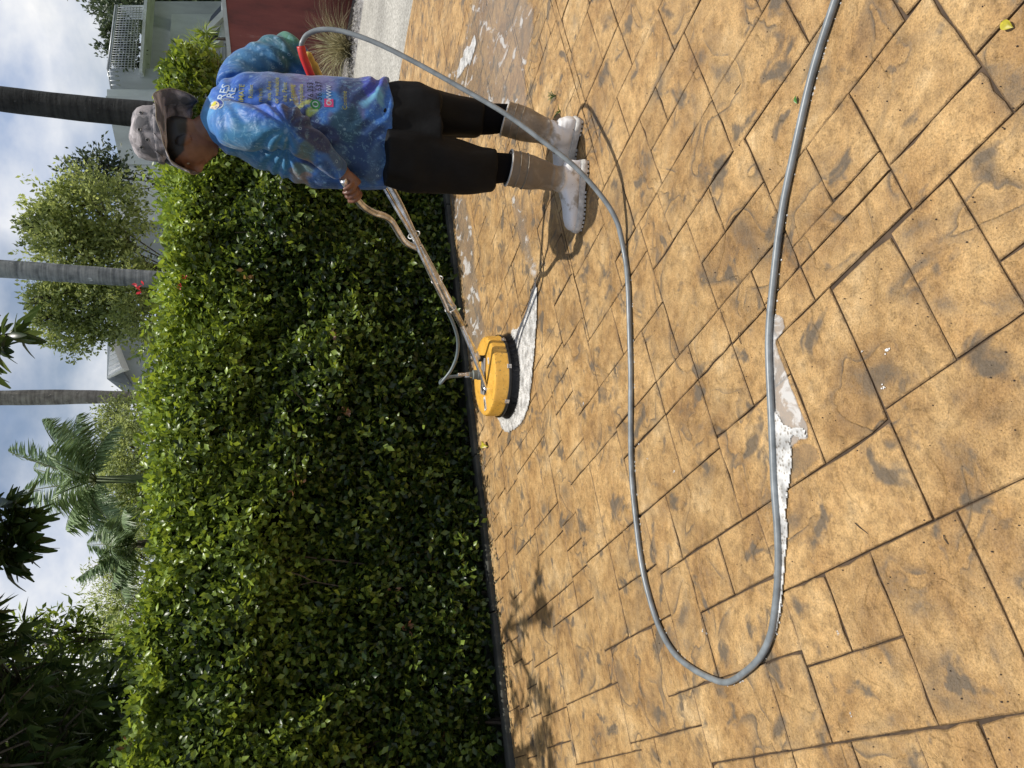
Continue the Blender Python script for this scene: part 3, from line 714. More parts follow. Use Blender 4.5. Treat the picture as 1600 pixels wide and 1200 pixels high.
# feather palm behind the hedge
fp = empty('feather_palm', P(330, 742, 11), 'full feather palm with arching fronds rising above the hedge top', 'palm tree')
ct = P(152, 750, 11)
fp.location = (ct.x, 11, -.06)
mb = MB(); mb.tube([Vector((ct.x, 11, -.06)), ct+Vector((0, 0, -.5)), ct], [.07, .055, .05], 12); mb.build('trunk', simple('palm_stem_green', (.10, .14, .05), .6, scale=14), fp, True)
def dirpx(x, y, Y, c): return (P(x, y, Y)-c)
def fd(x, y, Y, dr):
    e = P(x, y, Y)-ct; Lh = e.length
    # aim so that tip after droop lands on the point
    L0 = Lh*1.14
    d = (e+Vector((0, 0, dr*L0)))
    return (d.normalized(), dr, L0*(1.0))
palm_crown(fp, ct, 13, 1.6, .42, 7, nl=62, width=.028, lt=.75, dirs=[fd(52, 648, 11, .30), fd(112, 640, 10.8, .45), fd(10, 705, 11.2, .15), fd(25, 770, 11.3, .2), fd(95, 835, 10.7, .35), fd(165, 850, 10.8, .6), fd(60, 700, 10.2, .35), fd(40, 730, 11.9, .25),
    fd(190, 680, 10.8, .7), fd(120, 830, 11.9, .4), fd(60, 790, 10.2, .4), fd(90, 660, 11.9, .3), fd(205, 800, 10.6, .8)])
fp2 = empty('feather_palm', P(330, 900, 10), 'low feather palm with its fronds sweeping out over the hedge beside the mango tree', 'palm tree')
ct = P(215, 850, 10); fp2.location = (ct.x, 10, -.06)
mb = MB(); mb.tube([Vector((ct.x, 10, -.06)), ct], [.06, .05], 10); mb.build('trunk', simple('palm_stem_brown', (.10, .09, .05), .7, scale=14), fp2, True)
palm_crown(fp2, ct, 9, 1.2, .30, 8, nl=75, width=.022, lt=.6, dirs=[fd(112, 908, 10, .2), fd(140, 880, 9.8, .3), fd(150, 820, 9.9, .3), fd(165, 930, 9.7, .4), fd(185, 790, 9.7, .5), fd(130, 850, 10.4, .2), fd(190, 950, 9.6, .5), fd(160, 860, 9.4, .45), fd(175, 900, 10.4, .3)])

# mango tree: long dark leaves in whorls, near the viewer on the left
M_MANGO = leaf_mat('mango_leaf', (.022, .042, .014), (.17, .24, .065), rough=.34, trans=.36, spec=.6)
def mango_leaf_mesh(Ln, W, droop, lt, twist):
    v = []; f = []
    nseg = 6
    for i in range(nseg+1):
        t = i/nseg; w_ = W*.5*(math.sin(math.pi*min(1, t*.94+.03))**.62)*(1-.15*t); x = Ln*t; z = -droop*Ln*t*t
        tw_ = twist*t
        for s_ in (-1, 0, 1):
            v.append((x, s_*w_*math.cos(tw_), z+abs(s_)*w_*.30+s_*w_*math.sin(tw_)+(.03*W*math.sin(i*2.5) if s_ else 0)))
    for i in range(nseg):
        for k in range(2): f.append((i*3+k, i*3+3+k, i*3+4+k, i*3+1+k))
    me = mesh_py('leaf', v, f); at = me.color_attributes.new('Col', 'FLOAT_COLOR', 'POINT')
    at.data.foreach_set('color', np.tile([lt, 0, 0, 1], len(v)).astype(np.float32)); me.materials.append(M_MANGO)
    me.polygons.foreach_set('use_smooth', np.ones(len(me.polygons), dtype=bool)); return me
LM = [mango_leaf_mesh(.21, .066, .12+.3*random.random(), l, random.uniform(-.4, .4)) for l in (.05, .12, .2, .3, .1, .45)]
def place_leaf(parent, p, d, up, sc, me):
    d = d.normalized(); s_ = up.cross(d).normalized(); u = d.cross(s_)
    M = Matrix((d*sc, s_*sc, u*sc)).transposed().to_4x4(); M.translation = p
    o = bpy.data.objects.new('leaf', me); COL.objects.link(o); o.parent = parent; o.matrix_parent_inverse = Matrix.Identity(4)
    o.matrix_basis = world_inv(parent) @ M; return o
def mango(name, label, base, whorls, wh2, ends, ends2, seed, nparts, scale=1.0, extra=None):
    rg = random.Random(seed); rng = np.random.default_rng(seed)
    t = empty(name, base, label, 'tree')
    b = Vector(base); mb = MB(); top = b+Vector((0, 0, ends[0].z*.75))
    mb.tube([b, b.lerp(top, .5)+Vector((.05, .04, 0)), top], [.11, .09, .07], 12); mb.build('trunk', M_WOOD, t, True)
    mb = MB()
    hubs = []
    for e in ends:
        mid = top.lerp(e, .55)+Vector((0, 0, .18)); pts = catmull([top-Vector((0, 0, .1)), mid, e], 5); mb.tube(pts, [.045*(1-.7*i/(len(pts)-1)) for i in range(len(pts))], 7); hubs.append(e)
    arch = [top, Vector((-2.9, 6.1, 3.6)), Vector((-1.6, 5.9, 4.1)), Vector((-.2, 5.8, 3.9)), Vector((.5, 5.8, 3.6))]
    mb.tube(catmull(arch, 5), [.07-.0025*i for i in range(21)], 8)
    for e in ends2: st = min(catmull(arch, 5), key=lambda q: (q-e).length); mb.tube([st, st.lerp(e, .5), e], [.02, .017, .012], 6); hubs.append(e)
    for wv in whorls+wh2:
        h = min(hubs, key=lambda q: (q-wv).length); mb.tube([h, h.lerp(wv, .5)+Vector((0, 0, .05)), wv], [.014, .009, .005], 5)
    mb.build('branches', M_WOOD, t, True)
    cnt = 0; parts = []
    order = sorted(wh2, key=lambda q: q.y)+sorted(whorls, key=lambda q: q.y)
    for wv in order:
        k = rg.randint(8, 13); hi = wv.y < 4.75 and wv.z > 3.3
        for i in range(k):
            a_ = i*2.4+rg.uniform(-.3, .3); e_ = rg.uniform(-1.0, .25)
            d = Vector((math.cos(a_)*math.cos(e_), math.sin(a_)*math.cos(e_), math.sin(e_)))
            p = wv+Vector((0, 0, rg.uniform(-.05, .03))); sc = scale*rg.uniform(.65, 1.1)*(.72 if hi else 1)
            if cnt < nparts and not hi: place_leaf(t, p, d, Vector((rg.uniform(-.3, .3), rg.uniform(-.3, .3), 1)), sc, rg.choice(LM)); cnt += 1
            else:
                col = np.array([[min(1, max(0, rg.gauss(.22, .15))), 0, 0]])
                parts.append(leaves(np.array([list(p)]), np.array([list(d)]), np.array([[rg.uniform(-.3, .3), rg.uniform(-.3, .3), 1]]), .19*sc, .045*sc, col=col, curl=.2))
    if extra: parts += extra
    if parts: leaf_object('foliage', parts, M_MANGO, t)
    return t
rg = random.Random(31)
wh = []
for i in range(330):
    y = rg.uniform(950, 1300); xm = float(np.interp(y, [945, 990, 1050, 1100, 1200, 1290], [-10, 45, 120, 155, 180, 220]))
    Y = rg.uniform(4.9, 7.2); x = xm-rg.random()**.7*(xm+150)*.95
    wh.append(P(x, y, Y))
ends = [P(-60, 1000, 5.8), P(40, 1080, 5.6), P(100, 1160, 5.6), P(-40, 1200, 5.2), P(-120, 1100, 6.2), P(60, 1260, 5.6), P(130, 1200, 6.4)]
# leafy branch over the paving that throws the speckled shade beside the kerb
for i in range(34):
    q = G(rg.uniform(800, 862), rg.uniform(900, 1290)); hh = rg.uniform(3.5, 4.4)
    wh.append(Vector((q.x+.15*hh, q.y-.035*hh, hh)))
ends += [Vector((-.8, 4.0, 4.2)), Vector((-1.6, 4.0, 4.0))]
wh2 = [P(12, 525, 5.6), P(-5, 545, 5.7), P(22, 520, 5.8), P(-25, 560, 5.6), P(-40, 530, 5.7)]
wh2 += [P(x, y, 5.5) for x, y in ((25, 800), (18, 825), (30, 845), (10, 860), (0, 790), (-10, 830), (28, 872), (8, 812), (40, 830), (-30, 850), (-30, 800), (5, 880), (-20, 870), (15, 840), (-5, 855))]
over = []
_r = np.random.default_rng(77)
for (c_, r_, n_) in (((-2.9, 5.0, 4.1), (1.7, 1.15, .45), 900), ((-1.5, 5.4, 4.0), (1.2, .8, .35), 380), ((-3.6, 6.8, 2.6), (1.5, .9, 1.2), 900), ((-4.4, 5.4, 3.0), (1.2, .9, 1.2), 700)):
    d_ = norm(_r.normal(0, 1, (n_, 3))); C_ = np.array(c_)+d_*(_r.uniform(.2, 1, (n_, 1))**.5)*np.array(r_)
    over.append(sprigs(C_, d_*.5+np.array([0, 0, -.2]), 7, .07, .19, .28, up=.7, light=np.clip(_r.normal(.3, .2, n_), 0, 1), rng=_r, curl=.25))
ends2 = [P(-90, 545, 5.9), P(-80, 830, 5.8)]
mango('mango_tree', 'dark mango tree with long drooping leaves, filling the corner left of the blue sky gap', (-3.7, 6.2, -.06), wh, wh2, ends, ends2, 41, 300, extra=over)
# light big-leafed shrub beyond the mango
tree('broadleaf_tree', 'sunlit yellow-green tree peeping between the mango leaves', [PB(105, 985, 8.5, .22, .25), PB(130, 1000, 8.5, .20, .22), PB(70, 1005, 8.5, .25, .3), PB(120, 1060, 8.5, .4, .4), PB(30, 1000, 8.7, .25, .25)], 800, .11, .32, M_FRESH, 27, .07, light=(.45, .2), spread=.12)

# ---------------------------------------------------------------- buildings beyond
def wallmat(name, c, sc=1.5, st=.35):
    m, nt, b, L = newmat(name)
    g = N(nt, 'ShaderNodeNewGeometry'); mp = N(nt, 'ShaderNodeMapping'); mp.inputs['Scale'].default_value = (1, 1, .35); L(g.outputs['Position'], mp.inputs['Vector'])
    n1 = N(nt, 'ShaderNodeTexNoise', ins={'Scale': sc, 'Detail': 8.0, 'Roughness': .65}); L(mp.outputs[0], n1.inputs['Vector'])
    r = ramp(nt, [(.3, tuple(q*(1-st) for q in c)), (.65, c)]); L(n1.outputs['Fac'], r.inputs[0]); L(r.outputs[0], b.inputs['Base Color']); b.inputs['Roughness'].default_value = .9
    bp = N(nt, 'ShaderNodeBump', ins={'Strength': .3, 'Distance': .01}); L(n1.outputs['Fac'], bp.inputs['Height']); L(bp.outputs[0], b.inputs['Normal']); return m
M_CW = wallmat('grey_render', (.50, .54, .54)); M_CW2 = wallmat('pale_grey_render', (.62, .66, .65)); M_CW3 = wallmat('dark_grey_render', (.36, .395, .41)); M_WHITE = wallmat('white_boards', (.85, .86, .86), 4, .12)
M_GLASS = simple('window_glass', (.02, .025, .03), .08, noise_amt=0, bump=0, spec=.8); M_STEEL = simple('galvanised_rail', (.42, .44, .45), .45, metal=.6, bump=0)
def panel(px, Y0, depth, mat, name, parent, Ys=None):
    """solid upright slab whose front outline was measured in the photograph; Ys gives each corner's distance"""
    pts = [P(x, y, (Ys[i] if Ys else Y0)) for i, (x, y) in enumerate(px)]
    mb = MB(); n = len(pts); mb.v = [tuple(p) for p in pts]+[(p.x, p.y+depth, p.z) for p in pts]
    mb.f = [tuple(range(n)), tuple(reversed(range(n, 2*n)))]+[(i, n+i, n+(i+1) % n, (i+1) % n) for i in range(n)]
    bm = bmesh.new(); 
    vs_ = [bm.verts.new(q) for q in mb.v]
    for f_ in mb.f: bm.faces.new([vs_[i] for i in f_])
    bmesh.ops.recalc_face_normals(bm, faces=bm.faces); me = bpy.data.meshes.new(name); bm.to_mesh(me); bm.free()
    return link_mesh(name, me, mat, parent)
# balcony house on the right
hb = empty('house', (9, 26, -.06), 'grey concrete house with a railed roof terrace and plants above a plain wall', 'house')
panel([(231, 2), (228, 114), (420, 114), (420, 2)], 26, 4, M_CW3, 'wall', hb)  # darker grey puts the shadowed band into the wall colour
panel([(268, 22), (264, 76), (400, 76), (400, 22)], 25.8, .17, M_CW, 'wall_panel', hb)
panel([(228, -40), (217, 112), (222, 112), (233, -40)], 24.6, 1.3, M_CW2, 'terrace_slab', hb)
panel([(172, 107), (174, 139), (300, 139), (300, 107)], 25.0, 4, M_CW3, 'parapet_wall', hb)
panel([(167, 139.5), (167, 150), (300, 150), (300, 139.5)], 24.6, 4.5, M_CW2, 'corner_pier', hb)
panel([(187, 8), (190, 17), (222, 17), (226, 8)], 25.5, .6, M_CW, 'pier', hb)
rl = [(182, 18), (172, 107), (176, 138)]
def bar(a, b, r, name, parent, mat=M_STEEL): mb = MB(); mb.tube([a, b], r, 6); return mb.build(name, mat, parent, True)
YR = 24.4
for (x0, x1) in ((181, 168), (184, 171)):
    bar(P(x0, 8, YR), P(x1, 108, YR), .03, 'handrail', hb)
for j in range(26):
    y = 12+j*3.75; xt = 181-(y-8)*.13; xb = 226-(y-8)*.10
    bar(P(xt, y, YR), P(xb-3, y, YR), .012, 'baluster', hb)
for k in range(1, 9):
    f_ = k/9; bar(P(181+f_*42, 10, YR), P(168+f_*47, 108, YR), .010, 'rail_wire', hb)
bar(P(168, 108, YR), P(174, 139, YR+.3), .03, 'handrail', hb)
for j in range(4): bar(P(169+j*1.5, 112+j*7, YR), P(185+j, 112+j*7, YR), .02, 'baluster', hb)
pt = empty('potted_shrub', P(220, 70, 25.2), 'straggly shrub growing behind the railing of the roof terrace', 'plant')
blobs = [PB(185, 45, 25.2, .5, .4, .3), PB(192, 75, 25.2, .55, .45, .3), PB(196, 95, 25.2, .3, .35, .3), PB(175, 52, 25.2, .22, .3, .2), PB(167, 78, 25.2, .12, .3, .2)]
canopy('crown', blobs, 900, .13, .5, M_GREY, pt, 31, light=(.3, .2), spread=.15)
mb = MB()
for b_ in blobs: mb.tube([P(222, 70, 25.2), P(205, 68, 25.2), b_[0]], [.05, .035, .015], 6)
mb.build('stem', M_WOOD, pt, True)
# long grey building with the sloping top
lb = empty('house', (4, 20, -.06), 'long low grey building with a sloping roof edge behind the hedge and the hat', 'house')
panel([(165, 150), (188, 257), (330, 257), (330, 150)], 20, 5, M_CW, 'wall', lb)
panel([(188, 257.6), (183, 300), (183, 345), (330, 345), (330, 257.6)], 20.05, 5, M_CW2, 'wall_panel', lb)
panel([(183, 300), (177, 352), (183, 394), (190, 390), (195, 335)], 19.4, .6, M_WHITE, 'fascia', lb)
panel([(197, 330), (191, 392), (330, 392), (330, 330)], 20.3, 5, M_CW3, 'end_wall', lb)
# little gabled house
gh = empty('house', (1.4, 24, -.06), 'small grey house with a white boarded gable, left of the middle palm', 'house')
panel([(168, 518), (215, 510), (300, 510), (300, 620), (214, 628), (167, 592)], 24.4, 5, M_CW3, 'roof', gh)
panel([(173, 532), (191, 577), (168.5, 588)], 23.2, 1.1, M_WHITE, 'gable', gh)
panel([(191, 576), (189, 574), (166.5, 588), (168.5, 591)], 22.9, .28, M_WHITE, 'bargeboard', gh)
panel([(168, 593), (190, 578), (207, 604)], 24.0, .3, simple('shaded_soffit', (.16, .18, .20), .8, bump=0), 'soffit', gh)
for k in range(6): 
    t_ = (k+1)/7; panel([(173+18*t_, 532+45*t_), (173+18*t_+.3, 532+45*t_+.6), (173-4.5*t_+.3, 532+56*t_+.6), (173-4.5*t_, 532+56*t_)], 23.17, .025, M_CW2, 'board', gh)
# stepped garden parapets at the right
sp = empty('garden_stair', (9, 20, -.06), 'grey and white stepped stair walls above the red boundary wall', 'stair')
panel([(374, -30), (374, 2), (288, 84), (284, 80), (366, -4), (366, -30)], 19.0, .3, M_CW2, 'stringer', sp)
panel([(346, 2), (346, 34), (380, 34), (380, -20)], 19.4, .3, M_WHITE, 'wall_block', sp)
panel([(330, 25), (345, 8), (345, 34), (340, 52), (318, 72), (312, 66)], 20.2, .2, M_GLASS, 'window', sp)
panel([(346, 34.5), (346, 60), (400, 60), (400, 34.5)], 19.2, .4, M_CW2, 'wall_block', sp)
panel([(345, 56), (316, 86), (319, 89), (348, 60)], 18.8, .35, M_CW2, 'stringer', sp)
for k in range(7): panel([(343+k*5-14, 66+k*.2), (346+k*5-14, 66), (346+k*5-14, 102), (343+k*5-14, 102)], 19.6-.03*k, .12, M_CW if k % 2 else M_CW3, 'slat', sp)
panel([(330, 66), (330, 110), (400, 110), (400, 66)], 19.9, .3, M_CW3, 'back_wall', sp)
# dracaena
dr = empty('spiky_plant', P(370, 62, 16.5), 'bright yellow-green spiky plant in front of the stepped grey walls', 'plant')
mb = MB(); cc = P(318, 60, 16.5); mb.tube([P(400, 62, 16.5), cc], [.04, .03], 8); mb.build('stem', M_WOOD, dr, True)
rng = np.random.default_rng(9); parts = []
for c_ in (P(322, 52, 16.5), P(312, 66, 16.6), P(326, 74, 16.4)):
    n = 60; d = norm(rng.normal(0, 1, (n, 3))+np.array([0, 0, .5])); col = np.zeros((n, 3)); col[:, 0] = rng.uniform(.5, 1, n)
    parts.append(leaves(np.tile(list(c_), (n, 1)), d, d+np.array([0, 0, 1.0])+rng.normal(0, .2, (n, 3)), rng.uniform(.25, .42, n), .035, col=col, curl=.25))
leaf_object('foliage', parts, M_FRESH, dr)

# red boundary wall
def redwall():
    m, nt, b, L = newmat('red_painted_wall')
    g = N(nt, 'ShaderNodeNewGeometry'); mp = N(nt, 'ShaderNodeMapping'); mp.inputs['Scale'].default_value = (1, 1, .5); L(g.outputs['Position'], mp.inputs['Vector'])
    n1 = N(nt, 'ShaderNodeTexNoise', ins={'Scale': 1.6, 'Detail': 9.0, 'Roughness': .7}); L(mp.outputs[0], n1.inputs['Vector'])
    r = ramp(nt, [(.32, (.10, .022, .018)), (.5, (.21, .042, .033)), (.66, (.26, .06, .045)), (.78, (.40, .24, .21))]); L(n1.outputs['Fac'], r.inputs[0]); L(r.outputs[0], b.inputs['Base Color'])
    b.inputs['Roughness'].default_value = .7
    bp = N(nt, 'ShaderNodeBump', ins={'Strength': .4, 'Distance': .02}); L(n1.outputs['Fac'], bp.inputs['Height']); L(bp.outputs[0], b.inputs['Normal']); return m
rwall = empty('boundary_wall', WA, 'weathered dark red rendered boundary wall across the road behind the worker', 'wall')
a_ = WA-WD*9; b_ = WA+WD*22
tx_ = Vector((WD.y, -WD.x, 0)); tx_ = tx_ if tx_.x > 0 else -tx_
def wall_run(a, b, z0, z1, t0, t1, mat, name):
    mb = MB(); mb.prism([(a.x+tx_.x*t0, a.y+tx_.y*t0), (a.x+tx_.x*t1, a.y+tx_.y*t1), (b.x+tx_.x*t1, b.y+tx_.y*t1), (b.x+tx_.x*t0, b.y+tx_.y*t0)], z0, z1); return mb.build(name, mat, rwall)
wall_run(a_, b_, -.07, 2.02, .0, .22, redwall(), 'wall')
wall_run(a_, b_, 2.022, 2.09, -.03, .25, M_CW2, 'coping')
# ornamental grasses by the wall
M_GRASS = leaf_mat('dry_grass_blade', (.13, .12, .05), (.42, .40, .24), rough=.5, trans=.3)
def tuft(label, c, h, nb, seed):
    rng = np.random.default_rng(seed); t = empty('grass_tuft', c, label, 'ornamental grass', 'ornamental grasses in the gravel')
    D = rng.normal(0, .55, (nb, 3)); D[:, 2] = np.abs(D[:, 2])+.45; D = norm(D); Lb = h*rng.uniform(.6, 1.15, nb)
    V = []; F = []; col = []
    side = norm(np.cross(D, [0, 0, 1.0])+rng.normal(0, .2, (nb, 3)))
    base = np.array(list(c))+rng.normal(0, .05, (nb, 3))*np.array([1, 1, 0])
    seg = 5
    ts = np.linspace(0, 1, seg+1)
    for k, t_ in enumerate(ts):
        hor = D.copy(); hor[:, 2] = 0
        p = base+D*(Lb*t_)[:, None]+hor*(Lb*.35*t_**2)[:, None]; p[:, 2] -= Lb*.42*t_**2.2
        w_ = .006*(1-.9*t_)
        V.append(p+side*w_); V.append(p-side*w_)
    V = np.stack(V, axis=1).reshape(-1, 3); b0 = (np.arange(nb)*2*(seg+1))[:, None]
    F = np.concatenate([b0+np.array([[2*k, 2*k+1, 2*k+3, 2*k+2]]) for k in range(seg)], axis=0)
    col = np.zeros((nb, 3)); col[:, 0] = rng.uniform(.1, 1, nb); col = np.repeat(col, 2*(seg+1), axis=0)
    me = fast_mesh('blades', V, F, col); o = link_mesh('blades', me, M_GRASS, t); o['kind'] = 'stuff'
    mb = MB(); mb.lathe((c.x, c.y, c.z), [(.12, 0), (.10, .05), (.04, .10)], 10); mb.build('crown_base', M_WOOD, t)
tuft('big straw-coloured grass tuft against the red wall at the picture\'s right edge', WA.lerp(WB, .08)-tx_*.75, 1.25, 520, 1)
tuft('smaller straw-coloured grass tuft beside the worker\'s back', WA.lerp(WB, .70)-tx_*.80, .85, 380, 2)
# ---------------------------------------------------------------- surface cleaner
M_YEL = None
def yellow_paint():
    m, nt, b, L = newmat('yellow_paint')
    g = N(nt, 'ShaderNodeNewGeometry'); n1 = N(nt, 'ShaderNodeTexNoise', ins={'Scale': 14.0, 'Detail': 8.0, 'Roughness': .7}); L(g.outputs['Position'], n1.inputs['Vector'])
    r = ramp(nt, [(.3, (.46, .235, .035)), (.45, (.68, .365, .055)), (.66, (.76, .43, .08)), (.74, (.55, .34, .12))]); L(n1.outputs['Fac'], r.inputs[0])
    n2 = N(nt, 'ShaderNodeTexNoise', ins={'Scale': 90.0, 'Detail': 3.0}); L(g.outputs['Position'], n2.inputs['Vector'])
    r2 = ramp(nt, [(.60, 0.0), (.68, .7)]); L(n2.outputs['Fac'], r2.inputs[0])
    mm = mixc(nt); L(r2.outputs[0], mm.inputs[0]); L(r.outputs[0], mm.inputs[6]); mm.inputs[7].default_value = (.12, .09, .05, 1)
    L(mm.outputs[2], b.inputs['Base Color']); b.inputs['Roughness'].default_value = .38
    bp = N(nt, 'ShaderNodeBump', ins={'Strength': .15, 'Distance': .003}); L(n1.outputs['Fac'], bp.inputs['Height']); L(bp.outputs[0], b.inputs['Normal']); return m
M_YEL = yellow_paint()
M_INOX = simple('worn_stainless', (.72, .71, .70), .27, metal=.8, noise_amt=.35, scale=26, bump=.1)
M_BLACK = simple('black_rubber', (.012, .012, .012), .6, noise_amt=.3, scale=40, bump=.2)
M_WHITEP = simple('white_plastic', (.72, .72, .70), .45, noise_amt=.08, bump=0)
M_GREYH = simple('grey_hose_rubber', (.20, .222, .232), .36, noise_amt=.22, scale=22, bump=.15, bdist=.001)
M_LAB = simple('worn_white_label', (.62, .60, .55), .5, noise_amt=.3, scale=50, bump=0)
DC = Vector((.045, 4.075, 0)); DR = .232
uc = empty('surface_cleaner', DC, 'round yellow rotary surface cleaner with black bristle skirt and long steel handle', 'floor cleaner')
mb = MB(); mb.lathe((DC.x, DC.y, 0), [(DR-.012, .052), (DR, .058), (DR+.001, .064), (DR-.003, .070), (DR-.003, .128), (DR-.010, .140), (DR-.02, .144), (DR-.05, .1445), (.10, .146), (.01, .147)], 72)
d_ = mb.build('deck', M_YEL, uc); auto_smooth(d_, 35)
mb = MB(); mb.lathe((DC.x, DC.y, 0), [(DR+.002, .052), (DR+.006, .056), (DR+.006, .064), (DR+.002, .068)], 72, cap=False); mb.build('rim_band', M_BLACK, uc, True)
# bristles
rng = np.random.default_rng(2); n = 5200
th = rng.uniform(0, 2*math.pi, n); ro = DR-rng.uniform(.006, .022, n)
T0_ = np.stack([DC.x+ro*np.cos(th), DC.y+ro*np.sin(th), np.full(n, .056)], 1)
fl = rng.uniform(.0, .030, n); T1_ = np.stack([DC.x+(ro+fl)*np.cos(th+rng.normal(0, .03, n)), DC.y+(ro+fl)*np.sin(th+rng.normal(0, .03, n)), rng.uniform(.002, .010, n)], 1)
sd = np.stack([-np.sin(th), np.cos(th), 0*th], 1)*.0009
V = np.stack([T0_-sd, T0_+sd, T1_+sd, T1_-sd], 1).reshape(-1, 3); F = (np.arange(n)*4)[:, None]+np.array([[0, 1, 2, 3]])
br = link_mesh('bristles', fast_mesh('bristles', V, F), simple('black_bristle', (.012, .011, .010), .5, noise_amt=.3, bump=0), uc); br['kind'] = 'stuff'
mb = MB(); mb.lathe((DC.x, DC.y, 0), [(DR-.03, .004), (DR-.022, .055)], 48, cap=False); mb.build('bristle_backing', M_BLACK, uc)
for a_ in (-1.35, -.55, -2.2, .6, 1.7, 2.7):
    mb = MB(); c = Vector((DC.x+(DR+.004)*math.cos(a_), DC.y+(DR+.004)*math.sin(a_), .066)); mb.box(c, (.005, .012, .012), Matrix.Rotation(a_, 3, 'Z'), .002); mb.tube([c, c+Vector((math.cos(a_), math.sin(a_), 0))*.014], .004, 6); mb.build('clip', M_INOX, uc)
ZT = .147
# fork points measured on the photograph
Fk = P(660, 392, 3.52)
GR = [P(657, 389, 3.52), P(645, 385, 3.47), P(632, 377, 3.41), P(620, 359, 3.33), P(611, 345, 3.27), P(599, 337, 3.20), P(583, 332, 3.13), P(568, 323, 3.08), P(557, 311, 3.04), P(545, 294, 3.00), P(536, 281, 2.97)]
grip_near = catmull(GR, 5)
FG = [P(657, 389, 3.52), P(640, 351, 3.50), P(622, 313, 3.48), P(605, 283, 3.46), P(590, 258, 3.44), P(575, 232, 3.42)]
mb = MB(); mb.tube(grip_near, .0145, 14); mb.build('handlebar', M_INOX, uc, True)
mb = MB(); mb.tube(catmull(FG, 3), .0145, 14); mb.build('handlebar', M_INOX, uc, True)
SPL = P(721, 507, 3.86)
mb = MB(); mb.tube([P(655, 384, 3.50), Fk.lerp(SPL, .5), SPL], [.0165, .0175, .0175], 16); mb.build('handle_tube', M_INOX, uc, True)
LA = Vector((DC.x+.075, DC.y-.03, ZT+.045)); LB = Vector((DC.x-.085, DC.y-.035, ZT+.045))
LA = P(747, 560, 4.06); LB = P(763, 615, 4.04)
for q, mid in ((LA, .45), (LB, .5)):
    m_ = SPL.lerp(q, mid); m_ = m_+(q-SPL).cross(Vector((0, 0, 1))).normalized()*(.012 if q is LA else -.016)
    mb = MB(); mb.tube(catmull([SPL-(SPL-Fk).normalized()*.0+(Fk-SPL).normalized()*.05, SPL.lerp(q, .1), m_, q], 6), .0125, 12); mb.build('fork_leg', M_INOX, uc, True)
    d = (SPL-q).normalized(); mb = MB(); mb.tube([q-d*.0, q+d*.05], .0165, 12); mb.build('end_sleeve', M_WHITEP if q is LA else M_INOX, uc, True)
    mb = MB(); mb.box((q.x, q.y, (q.z+ZT)/2-.004), (.016, .014, max(.012, (q.z-ZT)/2+.004)), Matrix.Rotation(.2, 3, 'Z'), .003); mb.tube([q+Vector((-.024, 0, 0)), q+Vector((.024, 0, 0))], .006, 8)
    mb.build('hinge_bracket', M_BLACK, uc)
# bracket plate and swivel
mb = MB(); mb.box((DC.x-.0, DC.y-.015, ZT+.006), (.105, .035, .004), Matrix.Rotation(-.1, 3, 'Z'), .002); mb.build('mounting_plate', simple('aluminium_plate', (.55, .53, .52), .4, metal=.7, bump=0), uc)
mb = MB(); mb.tube([Vector((DC.x-.105, DC.y-.055, ZT+.008)), Vector((DC.x+.105, DC.y-.045, ZT+.008)), ], .004, 6); mb.build('bracket_edge', M_BLACK, uc)
SW = Vector((DC.x+.008, DC.y, ZT))
mb = MB(); mb.lathe(SW, [(.030, .008), (.030, .035), (.027, .040), (.027, .062), (.016, .066), (.016, .085)], 20); s_ = mb.build('swivel', simple('grey_swivel', (.19, .21, .19), .45, noise_amt=.2, bump=.1), uc); auto_smooth(s_, 30)
mb = MB(); mb.tube([SW+Vector((0, 0, .085)), SW+Vector((0, 0, .105))], .013, 6); mb.tube([SW+Vector((0, 0, .10)), SW+Vector((0, 0, .15))], .010, 12); mb.build('coupling', M_INOX, uc)
# label and scuffs
def disc_patch(name, cx, cy, w_, h_, rot, mat):
    c = Vector((DC.x+cx, DC.y+cy, 0)); M3 = Matrix.Rotation(rot, 3, 'Z'); rg = random.Random(int(cx*1000)); poly = []
    for k in range(16):
        a_ = k/16*2*math.pi; r_ = 1+rg.uniform(-.18, .18); q = c+M3@Vector((math.cos(a_)*w_*r_, math.sin(a_)*h_*r_, 0)); poly.append((q.x, q.y))
    mb = MB(); mb.prism(poly, ZT-.003, ZT+.0006+.0008); return mb.build(name, mat, uc)
mb = MB(); mb.box((DC.x-.155, DC.y-.03, ZT-.0005), (.040, .018, .0012), Matrix.Rotation(.35, 3, 'Z')); mb.build('label_sticker', M_LAB, uc)
disc_patch('label_remnant', .085, -.10, .020, .012, .3, M_LAB)
for k in range(5):
    mb = MB(); mb.box((DC.x-.160+k*.001, DC.y-.042+k*.006, ZT+.0012), (.030-.004*(k % 2), .0009, .0003), Matrix.Rotation(.35, 3, 'Z')); mb.build('label_print', M_BLACK, uc)
# water line strapped to the handle, then a free loop to the coupling
top_lance = P(598, 288, 3.38)
ln_ = [P(590, 268, 3.36), top_lance, P(622, 330, 3.40), P(641, 362, 3.46), P(660, 402, 3.49), P(676, 436, 3.58), P(692, 468, 3.68), P(700, 487, 3.74)]
mb = MB(); mb.tube(catmull(ln_, 5), .0095, 12); mb.build('lance_pipe', M_INOX, uc, True)
e_ = SW+Vector((0, 0, .15))
lp = [P(699, 486, 3.74), P(708, 505, 3.80), P(715, 530, 3.86), P(714, 555, 3.93), P(705, 578, 3.98), P(692, 595, 4.02), P(688, 599, 4.05), P(690, 594, 4.075), P(702, 589, 4.08), P(722, 587, 4.08), e_]
mb = MB(); mb.tube(catmull(lp, 6), .0088, 12); mb.build('feed_hose', simple('feed_hose_grey', (.13, .16, .17), .4, bump=0), uc, True)
mb = MB(); mb.tube([P(726, 587, 4.08), P(742, 587, 4.08)], .013, 12); mb.build('hose_ferrule', M_INOX, uc, True)
